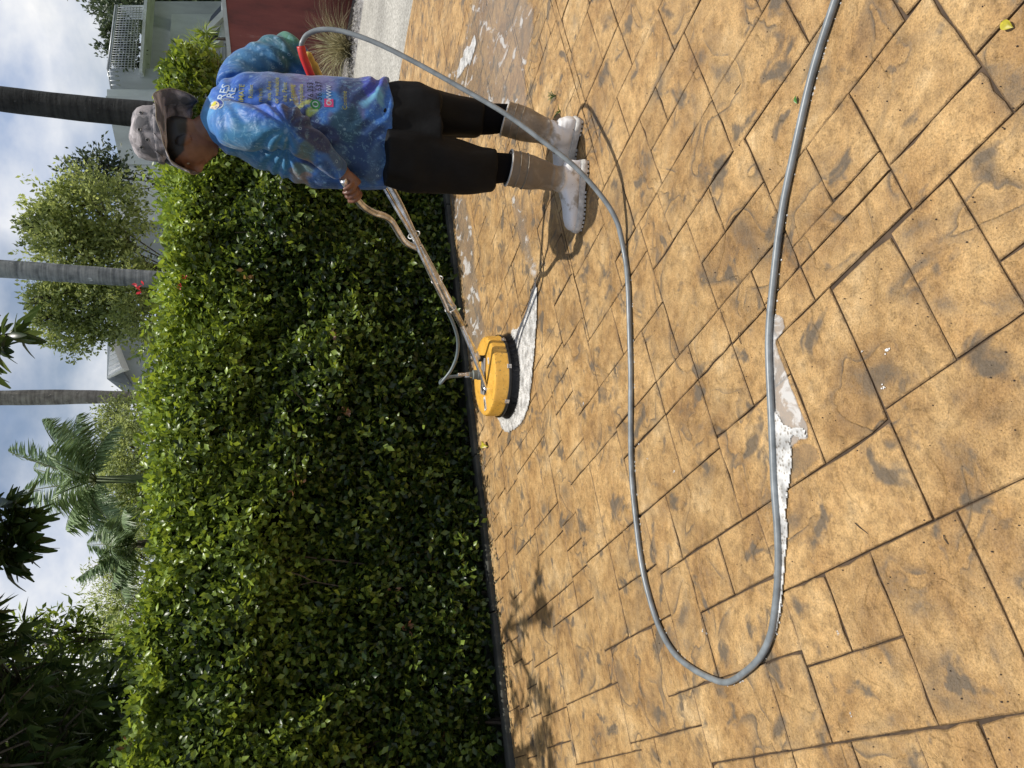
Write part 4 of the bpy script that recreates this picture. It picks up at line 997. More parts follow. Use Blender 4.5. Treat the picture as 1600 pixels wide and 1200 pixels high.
for (x, y, Y) in ((647, 367, 3.49), (683, 437, 3.66), (704, 482, 3.78)):
    c = P(x, y, Y); ax = (SPL-Fk).normalized(); q = ax.to_track_quat('Z', 'Y').to_matrix()
    mb = MB(); 
    ring = [c+q@Vector((.024*math.cos(a_), .030*math.sin(a_), 0)) for a_ in [2*math.pi*i/14 for i in range(15)]]
    mb.tube(ring, .0028, 6, cap=False); mb.tube([ring[0], ring[0]+q@Vector((.012, .006, .003))], .004, 6); mb.build('cable_tie', M_WHITEP, uc, True)

# ---------------------------------------------------------------- pressure hose
HR = .0098
gp = [(1330, -60), (1305, 0), (1290, 45), (1268, 120), (1248, 200), (1232, 280), (1218, 360), (1208, 430), (1203, 500), (1202, 570), (1204, 650), (1209, 730), (1213, 800), (1215, 870), (1214, 930), (1206, 985), (1188, 1026), (1165, 1050), (1138, 1064), (1112, 1061), (1082, 1046), (1052, 1018), (1028, 975), (1010, 915), (999, 860), (992, 800), (987, 730), (985, 650), (985, 570), (984, 510), (981, 450), (976, 400)]
hpnts = [G(x-.0, y, HR+.002) for x, y in gp]
air = [(966, 352, 2.57, None), (944, 312, 2.585, None), (900, 262, 2.61, None), (850, 222, 2.65, None), (790, 178, 2.71, None), (720, 137, 2.78, None), (650, 98, 2.84, None), (590, 68, 2.89, None), (540, 50, 2.94, None), (505, 46, 2.98, None), (482, 53, 3.01, None), (472, 66, 3.03, None), (471, 76, 3.05, None)]
hpnts += [P(x, y, Y) for x, y, Y, _ in air]
hpath = catmull(hpnts, 8)
for i_, q_ in enumerate(hpath):
    if q_.z < .03: q_.x += .0030*math.sin(i_*.21); q_.y += .003*math.sin(i_*.27+2)
hs = empty('pressure_hose', hpnts[0], 'long grey pressure hose looping over the stones and up to the worker\'s elbow', 'hose')
mb = MB(); mb.tube(hpath, HR, 14); mb.build('hose', M_GREYH, hs, True)
gn = empty('spray_gun', P(470, 80, 3.13), 'red and yellow trigger gun tucked under the worker\'s far forearm', 'spray gun')
M_REDR = simple('red_sleeve', (.55, .03, .025), .4, noise_amt=.1, bump=0); M_YG = simple('yellow_gun_body', (.52, .38, .07), .45, noise_amt=.2, bump=.1)
mb = MB(); mb.tube(catmull([P(470, 72, 3.045), P(474, 88, 3.06), P(481, 106, 3.09), P(489, 124, 3.13), P(500, 140, 3.18)], 4), .0165, 12); mb.build('hose_guard', M_REDR, gn, True)
mb = MB(); mb.tube(catmull([P(480, 82, 3.10), P(488, 98, 3.14), P(496, 118, 3.2), P(512, 150, 3.25)], 4), [.006]+[.014]*4+[.02]*8, 10); mb.build('grip', M_YG, gn, True)
mb = MB(); mb.tube([P(512, 150, 3.25), P(560, 225, 3.34), P(590, 268, 3.36)], .011, 10); mb.build('lance', M_INOX, gn, True)

# ---------------------------------------------------------------- foam and water
def foam_mat():
    m, nt, b, L = newmat('soap_foam')
    g = N(nt, 'ShaderNodeNewGeometry')
    v1 = N(nt, 'ShaderNodeTexVoronoi', ins={'Scale': 95.0, 'Randomness': 1.0}); L(g.outputs['Position'], v1.inputs['Vector'])
    n1 = N(nt, 'ShaderNodeTexNoise', ins={'Scale': 22.0, 'Detail': 5.0}); L(g.outputs['Position'], n1.inputs['Vector'])
    r = ramp(nt, [(.10, (.24, .20, .16)), (.24, (.50, .47, .42)), (.46, (.72, .71, .68))]); L(v1.outputs['Distance'], r.inputs[0])
    r2 = ramp(nt, [(.35, .35), (.6, 1.0)]); L(n1.outputs['Fac'], r2.inputs[0])
    mm = mixc(nt, 'MULTIPLY', .8); L(r.outputs[0], mm.inputs[6]); L(r2.outputs[0], mm.inputs[7]); L(mm.outputs[2], b.inputs['Base Color'])
    b.inputs['Roughness'].default_value = .35
    bp = N(nt, 'ShaderNodeBump', ins={'Strength': .8, 'Distance': .004}); L(v1.outputs['Distance'], bp.inputs['Height']); L(bp.outputs[0], b.inputs['Normal'])
    at = N(nt, 'ShaderNodeAttribute', attribute_name='Col'); n4 = N(nt, 'ShaderNodeTexNoise', ins={'Scale': 26.0, 'Detail': 5.0, 'Roughness': .7}); L(g.outputs['Position'], n4.inputs['Vector'])
    ad = N(nt, 'ShaderNodeMath', operation='MULTIPLY_ADD', ins={1: .62}); L(at.outputs['Fac'], ad.inputs[0]); L(n4.outputs['Fac'], ad.inputs[2])
    ra = ramp(nt, [(.46, 0.0), (.62, .6), (.85, .96)]); L(ad.outputs[0], ra.inputs[0]); L(ra.outputs[0], b.inputs['Alpha']); return m
M_FOAM = foam_mat()
def wet_mat(name, tint, streak, scale, cover, stretch=(1, 1, 1), rot=0.0, dens=.35):
    """thin soapy water: clear gloss with milky streaks"""
    m, nt, b, L = newmat(name)
    g = N(nt, 'ShaderNodeNewGeometry'); mp = N(nt, 'ShaderNodeMapping'); mp.inputs['Scale'].default_value = stretch; mp.inputs['Rotation'].default_value = (0, 0, rot); L(g.outputs['Position'], mp.inputs['Vector'])
    n1 = N(nt, 'ShaderNodeTexNoise', ins={'Scale': scale, 'Detail': 6.0, 'Roughness': .6, 'Distortion': .8}); L(mp.outputs[0], n1.inputs['Vector'])
    r1 = ramp(nt, [(cover, 0.0), (cover+.07, 1.0)]); L(n1.outputs['Fac'], r1.inputs[0])
    b.inputs['Base Color'].default_value = (.78, .77, .74, 1); b.inputs['Roughness'].default_value = .3
    film = N(nt, 'ShaderNodeBsdfPrincipled'); film.inputs['Base Color'].default_value = (*tint, 1); film.inputs['Roughness'].default_value = .08
    trn = N(nt, 'ShaderNodeBsdfTransparent'); trn.inputs['Color'].default_value = (.86, .84, .80, 1)
    a_ = N(nt, 'ShaderNodeMixShader', ins={0: dens}); L(trn.outputs[0], a_.inputs[1]); L(film.outputs[0], a_.inputs[2])
    gl = N(nt, 'ShaderNodeBsdfGlossy', ins={'Roughness': .12}); fr = N(nt, 'ShaderNodeLayerWeight', ins={'Blend': .18})
    fq = N(nt, 'ShaderNodeMath', operation='MULTIPLY', ins={1: .45}); L(fr.outputs['Fresnel'], fq.inputs[0])
    c_ = N(nt, 'ShaderNodeMixShader'); L(fq.outputs[0], c_.inputs[0]); L(a_.outputs[0], c_.inputs[1]); L(gl.outputs[0], c_.inputs[2])
    d_ = N(nt, 'ShaderNodeMixShader'); sc_ = N(nt, 'ShaderNodeMath', operation='MULTIPLY', ins={1: streak}); L(r1.outputs[0], sc_.inputs[0]); L(sc_.outputs[0], d_.inputs[0]); L(c_.outputs[0], d_.inputs[1]); L(b.outputs[0], d_.inputs[2])
    at = N(nt, 'ShaderNodeAttribute', attribute_name='Col'); n4 = N(nt, 'ShaderNodeTexNoise', ins={'Scale': 11.0, 'Detail': 6.0, 'Roughness': .7}); L(g.outputs['Position'], n4.inputs['Vector'])
    ad = N(nt, 'ShaderNodeMath', operation='MULTIPLY_ADD', ins={1: .75}); L(at.outputs['Fac'], ad.inputs[0]); L(n4.outputs['Fac'], ad.inputs[2])
    ra = ramp(nt, [(.52, 0.0), (.95, 1.0)]); L(ad.outputs[0], ra.inputs[0]); tr2 = N(nt, 'ShaderNodeBsdfTransparent'); e_ = N(nt, 'ShaderNodeMixShader'); L(ra.outputs[0], e_.inputs[0]); L(tr2.outputs[0], e_.inputs[1]); L(d_.outputs[0], e_.inputs[2])
    L(e_.outputs[0], nt.nodes['Material Output'].inputs[0]); return m
def patch(name, px, z0, z1, mat, label, cat, seed=1, rough=.010, sub=3):
    """a puddle or foam sheet: outline points on the paving, edge broken up, top slightly domed"""
    rg = random.Random(seed); pts = [G(x, y) for x, y in px]; out = []
    n = len(pts)
    for i in range(n):
        a_, b_ = pts[i], pts[(i+1) % n]
        for k in range(sub):
            t = k/sub; q = a_.lerp(b_, t); out.append(Vector((q.x+rg.uniform(-rough, rough), q.y+rg.uniform(-rough, rough), 0)))
    foam_ = mat.name.startswith('soap_foam')
    Q_ = np.array([[p.x, p.y] for p in out]); R_ = np.roll(Q_, -1, axis=0)
    lo, hi = Q_.min(0), Q_.max(0); ext = (hi-lo).max(); st_ = .004 if ext < 1.2 and (hi-lo).prod() < .35 else .010
    th_ = .005 if label.startswith('long') else .010 if label.startswith(('long', 'thin', 'clear')) else (.022 if foam_ else .07)
    nx_, ny_ = int((hi[0]-lo[0])/st_)+3, int((hi[1]-lo[1])/st_)+3
    gx, gy = np.meshgrid(lo[0]-st_+np.arange(nx_)*st_, lo[1]-st_+np.arange(ny_)*st_, indexing='ij'); PX = np.stack([gx.ravel(), gy.ravel()], 1)
    ins = np.zeros(len(PX), dtype=bool); dist = np.full(len(PX), 9.0)
    for a_, b_ in zip(Q_, R_):
        cnd = (a_[1] > PX[:, 1]) != (b_[1] > PX[:, 1])
        with np.errstate(divide='ignore', invalid='ignore'): xc = (b_[0]-a_[0])*(PX[:, 1]-a_[1])/(b_[1]-a_[1])+a_[0]
        ins ^= cnd & (PX[:, 0] < xc)
        ab = b_-a_; t_ = np.clip(((PX-a_)@ab)/max(ab@ab, 1e-12), 0, 1); dist = np.minimum(dist, np.linalg.norm(PX-(a_+t_[:, None]*ab), axis=1))
    att = np.where(ins, np.clip(dist/th_, 0, 1), 0)
    I_ = np.arange(nx_*ny_).reshape(nx_, ny_); F_ = np.stack([I_[:-1, :-1], I_[1:, :-1], I_[1:, 1:], I_[:-1, 1:]], -1).reshape(-1, 4)
    F_ = F_[ins[F_].sum(1) >= 3]; used = np.unique(F_); mp_ = np.full(nx_*ny_, -1); mp_[used] = np.arange(len(used))
    zz_ = z1-(.003 if foam_ else 0)+(np.sqrt(att)*.0025+.0008*fnoise(np.c_[PX*3, PX[:, :1]*0], 22) if foam_ else 0*att)
    me = fast_mesh(name, np.c_[PX, zz_][used], mp_[F_], np.repeat(att[used][:, None], 3, axis=1))
    return tag(link_mesh(name, me, mat, None, True), label, cat, kind='stuff')
foam_px = [(1206, 600), (1214, 640), (1226, 662), (1240, 668), (1252, 666), (1262, 672), (1264, 682), (1254, 686), (1242, 680), (1238, 690), (1240, 705), (1240, 735), (1234, 765), (1231, 800), (1234, 820), (1233, 850), (1230, 880), (1227, 920), (1223, 955), (1215, 990), (1202, 1020), (1196, 1010), (1207, 975), (1211, 930), (1213, 880), (1212, 820), (1208, 750), (1204, 680), (1203, 620)]
patch('foam', foam_px, .0015, .0085, M_FOAM, 'long white strip of soap foam lying against the near run of the grey hose', 'foam', 3, .0022)
M_FILM = wet_mat('soapy_film', (.55, .52, .48), .5, 14, .52, dens=.45)
M_WET = wet_mat('clear_wet_film', (.42, .33, .22), .05, 14, .60, dens=.22)
film_px = [(1205, 492), (1217, 490), (1226, 497), (1229, 512), (1224, 522), (1214, 532), (1218, 548), (1228, 575), (1236, 598), (1246, 622), (1256, 645), (1265, 668), (1264, 685), (1250, 690), (1240, 700), (1236, 720), (1212, 700), (1205, 640), (1204, 560)]
patch('water_film', film_px, .0008, .0035, M_FILM, 'thin milky soap film spreading from the top end of the hose-side foam', 'water film', 4, .0015)
patch('water_film', [(1240, 700), (1262, 690), (1278, 700), (1285, 716), (1262, 735), (1240, 752), (1230, 760), (1230, 735)], .0006, .0030, M_WET, 'clear damp patch just right of the widest part of the hose-side foam', 'water film', 5, .002)
ring = [(839, 436), (842, 452), (842, 470), (841, 500), (839, 530), (836, 560), (834, 590), (831, 617), (826, 642), (817, 661), (806, 672), (794, 678), (785, 668), (779, 655), (775, 650), (790, 640), (800, 610), (806, 580), (806, 550), (800, 525), (800, 515), (812, 510), (822, 490), (830, 465)]
patch('foam', ring, .0015, .0100, M_FOAM, 'crescent of dirty white foam around the bristles of the yellow cleaner', 'foam', 6, .006)
M_STREAK = wet_mat('streaky_suds', (.40, .37, .32), .55, 11, .55, stretch=(1.0, .55, 1), rot=.3, dens=.30)
patch('suds', [(703, 300), (712, 302), (728, 303), (733, 330), (742, 380), (745, 430), (752, 470), (760, 520), (755, 545), (744, 548), (737, 600), (733, 560), (728, 500), (722, 440), (716, 390), (709, 340)], .0008, .0032, M_STREAK, 'streaky suds and wet sheen running along the paving beside the hedge kerb', 'suds', 7, .02)
patch('suds', [(694, 150), (700, 118), (706, 98), (714, 78), (726, 58), (732, 30), (738, 5), (745, -20), (775, -40), (815, -40), (835, 5), (836, 50), (826, 90), (822, 130), (828, 165), (800, 200), (760, 190), (720, 190), (700, 180)], .0008, .0032, wet_mat('pooled_suds', (.44, .42, .39), .5, 9, .57, stretch=(1, .6, 1), rot=-.5, dens=.17), 'pool of soapy water with bright foam edges behind the worker\'s legs', 'suds', 8, .02)
patch('foam', [(713, 110), (720, 96), (726, 80), (738, 66), (743, 50), (745, 68), (740, 90), (732, 105), (725, 108), (716, 122)], .002, .008, M_FOAM, 'small bright foam ridge on the edge of the soapy pool behind the worker', 'foam', 9, .02)
patch('suds', [(795, 300), (812, 305), (822, 340), (830, 380), (842, 420), (838, 442), (828, 430), (818, 400), (806, 350)], .0008, .0028, M_STREAK, 'faint suds trail between the worker\'s boots and the foam crescent', 'suds', 10, .01)
# spatters
sp_ = MB(); rg = random.Random(6)
for (x, y, r_) in [(1385, 547, .012), (1381, 604, .007), (1348, 549, .005), (912, 631, .008), (999, 694, .006), (1012, 716, .005), (1054, 736, .007), (1098, 985, .006), (1105, 990, .004), (1310, 990, .006), (1330, 1115, .007), (843, 1085, .004)]:
    c = G(x, y)
    for k in range(7):
        a_ = rg.uniform(0, 6.28); d = rg.uniform(0, r_); rb_ = r_*rg.uniform(.10, .32); sp_.lathe((c.x+d*math.cos(a_), c.y+d*math.sin(a_), .0012), [(rb_, 0), (rb_*.8, .0012), (.0004, .0018)], 7)
tag(sp_.build('foam_spatter', simple('foam_blob', (.70, .69, .66), .4, bump=0)), 'scattered small blobs of white foam on the dry stones', 'foam', kind='stuff')
# glinting beads of water under the hose
sp_ = MB()
for i in range(0, len(hpath)):
    q = hpath[i]
    if q.z < .02 and rg.random() < .30:
        t_ = (hpath[min(i+1, len(hpath)-1)]-hpath[max(i-1, 0)]).normalized(); s_ = Vector((t_.y, -t_.x, 0))
        if s_.y > 0: s_ = -s_
        for k in range(rg.choice((1, 1, 2, 4))):
            c = q+s_*(HR*rg.uniform(.9, 1.25))+t_*rg.uniform(-.03, .03); sp_.lathe((c.x, c.y, .0012), [(.0022*(z_:=rg.uniform(.5, 1.5)), 0), (.0016*z_, .0014), (.0003, .002)], 6)
tag(sp_.build('water_beads', simple('bead', (.6, .58, .54), .08, bump=0)), 'bright beads of soapy water along the underside of the hose', 'water drops', kind='stuff')

# small litter
def litter_leaf(px, ln, wd, rot, mat, label, h=.01):
    c = G(*px); mb = MB(); v = []; n = 6
    for i in range(n+1):
        t = i/n; w_ = wd*math.sin(math.pi*min(.97, t+.03)); x = (t-.5)*ln; z = .004+h*math.sin(t*3.1)
        for s_ in (-1, 0, 1): v.append(c+Vector((x*math.cos(rot)-s_*w_*math.sin(rot), x*math.sin(rot)+s_*w_*math.cos(rot), z+abs(s_)*wd*.35)))
    f = [(i*3+k, i*3+3+k, i*3+4+k, i*3+1+k) for i in range(n) for k in (0, 1)]
    return tag(obj('fallen_leaf', v, f, mat, None, True), label, 'leaf')
M_YL = simple('yellow_leaf', (.42, .36, .03), .35, noise_amt=.3, scale=60, bump=.2); M_GL = simple('green_leaf', (.06, .16, .02), .4, noise_amt=.3, scale=60, bump=.1)
litter_leaf((1577, 40), .030, .009, .9, M_YL, 'small glossy yellow leaf lying in a joint at the near right corner', .006)
litter_leaf((1247, 156), .022, .006, .2, M_GL, 'tiny green leaf stuck under the near run of hose', .004)
litter_leaf((761, 694), .085, .022, 1.3, M_YL, 'curled yellow-green leaf lying by the kerb to the left of the cleaner', .03)
mb = MB()
rg = random.Random(12); c = G(868, 150)
wd_ = empty('weed', c, 'small green weed sprouting from a joint behind the worker\'s rear boot', 'weed')
for (cx, n_, h_) in ((c, 7, .035), (G(876, 174), 6, .03)):
    for k in range(n_):
        d = Vector((rg.uniform(-.6, .6), rg.uniform(-.6, .6), 1)).normalized(); mb.tube([cx, cx+d*h_*.6, cx+d*h_+Vector((d.x*.03, d.y*.03, 0))], [.0025, .002, .001], 4)
mb.build('stems', M_GL, wd_)
rng = np.random.default_rng(4); nn = 70; C_ = np.tile(list(c), (nn, 1))+rng.normal(0, .010, (nn, 3)); C_[:, 2] = rng.uniform(.004, .035, nn); cl = np.zeros((nn, 3)); cl[:, 0] = rng.uniform(.2, .8, nn)
leaf_object('foliage', [leaves(C_, rng.normal(0, 1, (nn, 3)), np.tile([0, 0, 1.], (nn, 1))+rng.normal(0, .3, (nn, 3)), .011, .003, col=cl)], M_GRASS, wd_)
# twigs and crumbs
tw = MB()
for (x, y, l, a_) in [(1347, 826, .022, 1.1), (1478, 843, .010, .5), (1156, 528, .018, .2), (1153, 138, .018, 2.2), (1227, 1172, .010, 2.0)]:
    p = G(x, y, .003); d = Vector((math.cos(a_), math.sin(a_), .1))*l; tw.tube([p-d, p+d*.2+Vector((0, .001, .002)), p+d], .0012, 5)
for i in range(260):
    x = rg.uniform(900, 1600); y = rg.uniform(0, 1200); p = G(x, y, .0025); s_ = rg.uniform(.0008, .0022)
    tw.lathe((p.x, p.y, p.z-.001), [(s_, 0), (s_*.8, s_), (s_*.1, s_*1.3)], 5)
tag(tw.build('debris', simple('dark_crumbs', (.05, .035, .025), .9, bump=0)), 'tiny dark twigs and crumbs scattered over the stones', 'debris', kind='stuff')
# fallen leaves and foam crumbs gathered along the kerb
rng = np.random.default_rng(14); n = 420; a_ = rng.uniform(-4, 2.2, n); o_ = np.abs(rng.normal(0, .05, n)); C_ = np.zeros((n, 3)); C_[:, 0] = HO.x+HD.x*a_+HN.x*o_; C_[:, 1] = HO.y+HD.y*a_+HN.y*o_; C_[:, 2] = .006
cl = np.zeros((n, 3)); cl[:, 0] = rng.uniform(0, 1, n); cl[:, 1] = rng.uniform(0, .4, n)
lt = leaf_object('leaf_litter', [leaves(C_, rng.normal(0, 1, (n, 3))*np.array([1, 1, .1]), np.tile([0, 0, 1.], (n, 1)), .028, .014, col=cl)], M_GRASS)
tag(lt, 'dry crumbs of leaf caught along the foot of the kerb', 'leaf litter')
# ---------------------------------------------------------------- person
def ring(c, rx, ry, n=28, ax=Vector((1, 0, 0)), ay=Vector((0, 1, 0)), e=2.2, jit=0, seed=0):
    o = []
    for k in range(n):
        a_ = 2*math.pi*k/n; ca, sa = math.cos(a_), math.sin(a_)
        x = abs(ca)**(2/e)*(1 if ca > 0 else -1); y = abs(sa)**(2/e)*(1 if sa > 0 else -1)
        o.append(c+ax*rx*x+ay*ry*y)
    return o
def loft_path(pts, rads, n=20, flat=None):
    """tube of changing radius used as a body part"""
    mb = MB(); mb.tube(pts, rads, n); return mb
def ball(c, r, n=12, sc=(1, 1, 1), rot=None):
    prof = [(max(.02, math.sin(math.pi*i/n))*r*1.0, -math.cos(math.pi*i/n)*r) for i in range(n+1)]
    mb = MB(); c = Vector(c); M3 = rot if rot is not None else Matrix.Identity(3)
    mb.lathe((0, 0, 0), prof, 20); mb.v = [tuple(c+M3@Vector((v[0]*sc[0], v[1]*sc[1], v[2]*sc[2]))) for v in mb.v]; return mb
def merge(mbs):
    o = MB()
    for q in mbs: o.add(q.v, q.f)
    return o
def remesh(mb, voxel, smooth_it=4, fac=.5):
    me = mesh_py('tmp', mb.v, mb.f); o = bpy.data.objects.new('tmp', me); COL.objects.link(o)
    bm = bmesh.new(); bm.from_mesh(me); bmesh.ops.recalc_face_normals(bm, faces=bm.faces); bm.to_mesh(me); bm.free()
    m_ = o.modifiers.new('r', 'REMESH'); m_.mode = 'VOXEL'; m_.voxel_size = voxel
    if smooth_it: s = o.modifiers.new('s', 'SMOOTH'); s.iterations = smooth_it; s.factor = fac
    dg = bpy.context.evaluated_depsgraph_get(); dg.update(); ev = o.evaluated_get(dg); me2 = bpy.data.meshes.new_from_object(ev)
    bpy.data.objects.remove(o); return me2
def get_co(me):
    a = np.empty(len(me.vertices)*3, dtype=np.float32); me.vertices.foreach_get('co', a); return a.reshape(-1, 3).astype(np.float64)
def get_no(me):
    a = np.empty(len(me.vertices)*3, dtype=np.float32); me.vertices.foreach_get('normal', a); return a.reshape(-1, 3).astype(np.float64)
def set_co(me, c): me.vertices.foreach_set('co', c.astype(np.float32).ravel()); me.update()
def set_col(me, c):
    a = me.color_attributes.new('Col', 'FLOAT_COLOR', 'POINT'); q = np.ones((len(c), 4), dtype=np.float32); q[:, :3] = c; a.data.foreach_set('color', q.ravel())

person = empty('person', (.95, 3.0, 0), 'person in grey camouflage hat, blue printed shirt, black shorts and muddy white boots', 'person')
# joints
J = dict(shN=P(352, 192, 3.02), elN=P(448, 200, 2.95), wrN=P(537, 270, 2.985), shF=P(365, 128, 3.34), elF=P(452, 80, 3.28), wrF=P(560, 222, 3.40),
         hip=P(620, 212, 3.10), chest=P(430, 196, 3.17), neck=P(335, 200, 3.20), head=P(284, 222, 3.24))
def T(tab):   # torso rings: (photo x, centre y, half width px, distance, half depth)
    R_ = []
    for (x, c, hw, Y, hd) in tab:
        cc = P(x, c, Y); zc = (cc-Vector((0, 0, CAM_H))).dot(fwd); R_.append((cc, hw/CAM_F*zc, hd))
    return R_
ROT = Matrix.Rotation(R(38), 3, 'Z')
tx = Vector((1, 0, 0)); ty = Vector((0, 1, 0))
torso = T([(606, 210, 84, 3.10, .150), (585, 210, 83.5, 3.10, .150), (555, 209, 84, 3.11, .152), (520, 207, 85, 3.12, .155), (485, 205, 85, 3.14, .158), (450, 198, 80, 3.16, .158), (420, 192, 75, 3.18, .155), (395, 188, 70, 3.19, .150), (372, 184, 63, 3.20, .14), (352, 182, 55, 3.21, .125), (335, 184, 44, 3.22, .105), (322, 190, 31, 3.22, .08), (314, 197, 19, 3.22, .055)])
def torso_mb(k=1.0, kz=1.0, lo=0):
    rs = []
    for i, (c, a_, b_) in enumerate(torso[lo:]): rs.append(ring(c, a_*k, b_*k, 36))
    mb = MB(); mb.rings(rs); return mb
def arm_mb(pts, rads): return loft_path(catmull(pts, 6), [float(np.interp(i/6, range(len(rads)), rads)) for i in range((len(pts)-1)*6+1)], 22)
slN = [P(355, 188, 3.08), P(368, 198, 2.98), P(395, 200, 2.92), P(425, 199, 2.88), P(451, 198, 2.87), P(468, 212, 2.885), P(495, 235, 2.92), P(520, 257, 2.96), P(534, 268, 2.985)]
rN = [.078, .084, .082, .078, .076, .070, .060, .050, .042]
slF = [P(372, 140, 3.28), P(378, 118, 3.32), P(405, 98, 3.31), P(440, 82, 3.28), P(456, 84, 3.28), P(475, 112, 3.31), P(510, 160, 3.36), P(550, 210, 3.40)]
rF = [.09, .085, .078, .074, .066, .056, .050, .042]
shirt_me = remesh(merge([torso_mb(), arm_mb(slN, rN), arm_mb(slF, rF)]), .0065, 10, .6)
co = get_co(shirt_me); no = get_no(shirt_me)
# shirt print, in the plane X-Z of the wearer (a flat all-over print)
def pxz(x, y, Y=3.05): p = P(x, y, Y); return p.x, p.z
X_, Z_ = co[:, 0], co[:, 2]
nA = fnoise(co, 9.0, 3.1); nB = fnoise(co, 24.0, 7.7); nC = fnoise(co, 4.0, 1.0)
nD = fnoise(co, 13.0, 9.4); Xn = X_+.030*nA+.016*nB; Zn = Z_+.030*nD+.022*nC+.012*nB
col = np.tile([.030, .12, .34], (len(co), 1))
def blob(x, y, rx, rz, c, soft=.35, ang=0.0, k=1.0, Y=3.05):
    global col; soft *= .55
    cx, cz = pxz(x, y, Y); dx, dz = Xn-cx, Zn-cz; ca, sa = math.cos(ang), math.sin(ang); u = (dx*ca+dz*sa)/rx; v = (-dx*sa+dz*ca)/rz
    w_ = np.clip((1-np.sqrt(u*u+v*v))/soft, 0, 1)[:, None]*k; col = col*(1-w_)+np.array(c)*w_
blob(345, 185, .22, .20, (.055, .20, .43), .5)           # pale turquoise shoulder
blob(325, 205, .15, .08, (.12, .34, .55), .6)
blob(375, 225, .15, .14, (.04, .17, .38), .5)
blob(400, 250, .10, .16, (.03, .16, .24), .5)
blob(430, 70, .14, .14, (.035, .115, .085), .7, Y=3.28)            # green far elbow
blob(455, 60, .06, .07, (.10, .24, .08), .6, Y=3.28)
blob(395, 100, .09, .12, (.05, .17, .27), .8, Y=3.28)
blob(380, 140, .10, .11, (.030, .11, .42), .5)           # royal blue back
blob(440, 135, .12, .12, (.085, .12, .25), .5)
blob(490, 140, .10, .11, (.17, .14, .27), .5)            # mauve belly of the print
blob(540, 190, .09, .07, (.13, .11, .20), .5)
blob(520, 165, .06, .06, (.045, .18, .42), .5)
blob(560, 150, .10, .09, (.03, .045, .10), .6)
blob(582, 135, .10, .05, (.045, .05, .33), .4)
blob(578, 165, .020, .08, (.18, .42, .52), .9, ang=.6)
blob(590, 160, .05, .018, (.16, .40, .50), .9)
blob(555, 235, .12, .15, (.008, .030, .075), .35)        # navy lower front
blob(540, 205, .10, .06, (.012, .05, .045), .5)
blob(590, 245, .09, .04, (.015, .045, .11), .4)
blob(585, 262, .06, .04, (.05, .09, .13), .6)
blob(425, 195, .10, .10, (.04, .10, .42), .9)           # blue-violet upper sleeve
blob(412, 190, .07, .10, (.05, .13, .48), .9)
blob(470, 205, .09, .09, (.018, .020, .050), .4)         # dark forearm
blob(500, 235, .10, .07, (.016, .018, .045), .4, ang=-.9)
blob(530, 260, .05, .05, (.05, .09, .14), .5)
blob(462, 158, .055, .013, (.30, .20, .03), .5, ang=.4)   # yellow creature
blob(478, 170, .045, .010, (.42, .40, .04), .5, ang=-.75)
blob(487, 180, .030, .012, (.45, .55, .08), .5, ang=-.8)
blob(475, 265, .035, .045, (.10, .14, .07), .7)          # olive and ochre patch under the arm
blob(462, 274, .022, .035, (.20, .14, .05), .7)
blob(480, 278, .016, .02, (.26, .16, .05), .7)
blob(505, 285, .04, .05, (.018, .06, .14), .5)
blob(340, 125, .05, .05, (.035, .13, .42), .5)
# fine wave lines and drops of the print
w1 = np.sin((Zn*1.3+Xn*.4)*95+nA*6)*np.sin(Xn*60+nB*3)
col *= (1+.16*np.clip(w1, -1, 1))[:, None]
spark = np.clip((fnoise(co, 55, 2.0)-.42)*6, 0, 1)*np.clip(.5+nC*1.5, 0, 1); col = col*(1-.55*spark[:, None])+np.array([.45, .62, .72])*.55*spark[:, None]
col = col*.80+np.array([.020, .095, .36])*.20; col = np.clip(col*np.array([.85, .96, 1.05]), 0.004, .8)
set_col(shirt_me, col)
# folds
sx_, sz_ = pxz(447, 232)
dx, dz = X_-sx_, Z_-sz_; rr_ = np.sqrt(dx*dx+dz*dz)+1e-4; an = np.arctan2(dz, dx)
fold = .0060*np.sin(an*11+nA*2.2+nC*3)*np.exp(-((rr_-.10)/.085)**2)
sx2, sz2 = pxz(352, 160); d2 = np.sqrt((X_-sx2)**2+(Z_-sz2)**2)+1e-4; a2 = np.arctan2(Z_-sz2, X_-sx2)
fold += .0045*np.sin(a2*13+nC*4+nA)*np.exp(-((d2-.13)/.06)**2)
fold += .007*np.sin(Z_*70+X_*45+nA*4)*np.clip((1.02-Z_)/.12, 0, 1)*np.clip((X_-.9)*4, 0, 1)
ex, ez = pxz(455, 70, 3.28); d3 = np.sqrt((X_-ex)**2+(Z_-ez)**2); fold += .0085*np.sin(X_*95-Z_*60+nA*2)*np.exp(-(d3/.16)**2)
fold += .009*nC+.004*nA
fold *= np.clip((pxz(322, 190, 3.2)[1]-Z_)/.05, 0, 1)
set_co(shirt_me, co+no*fold[:, None])
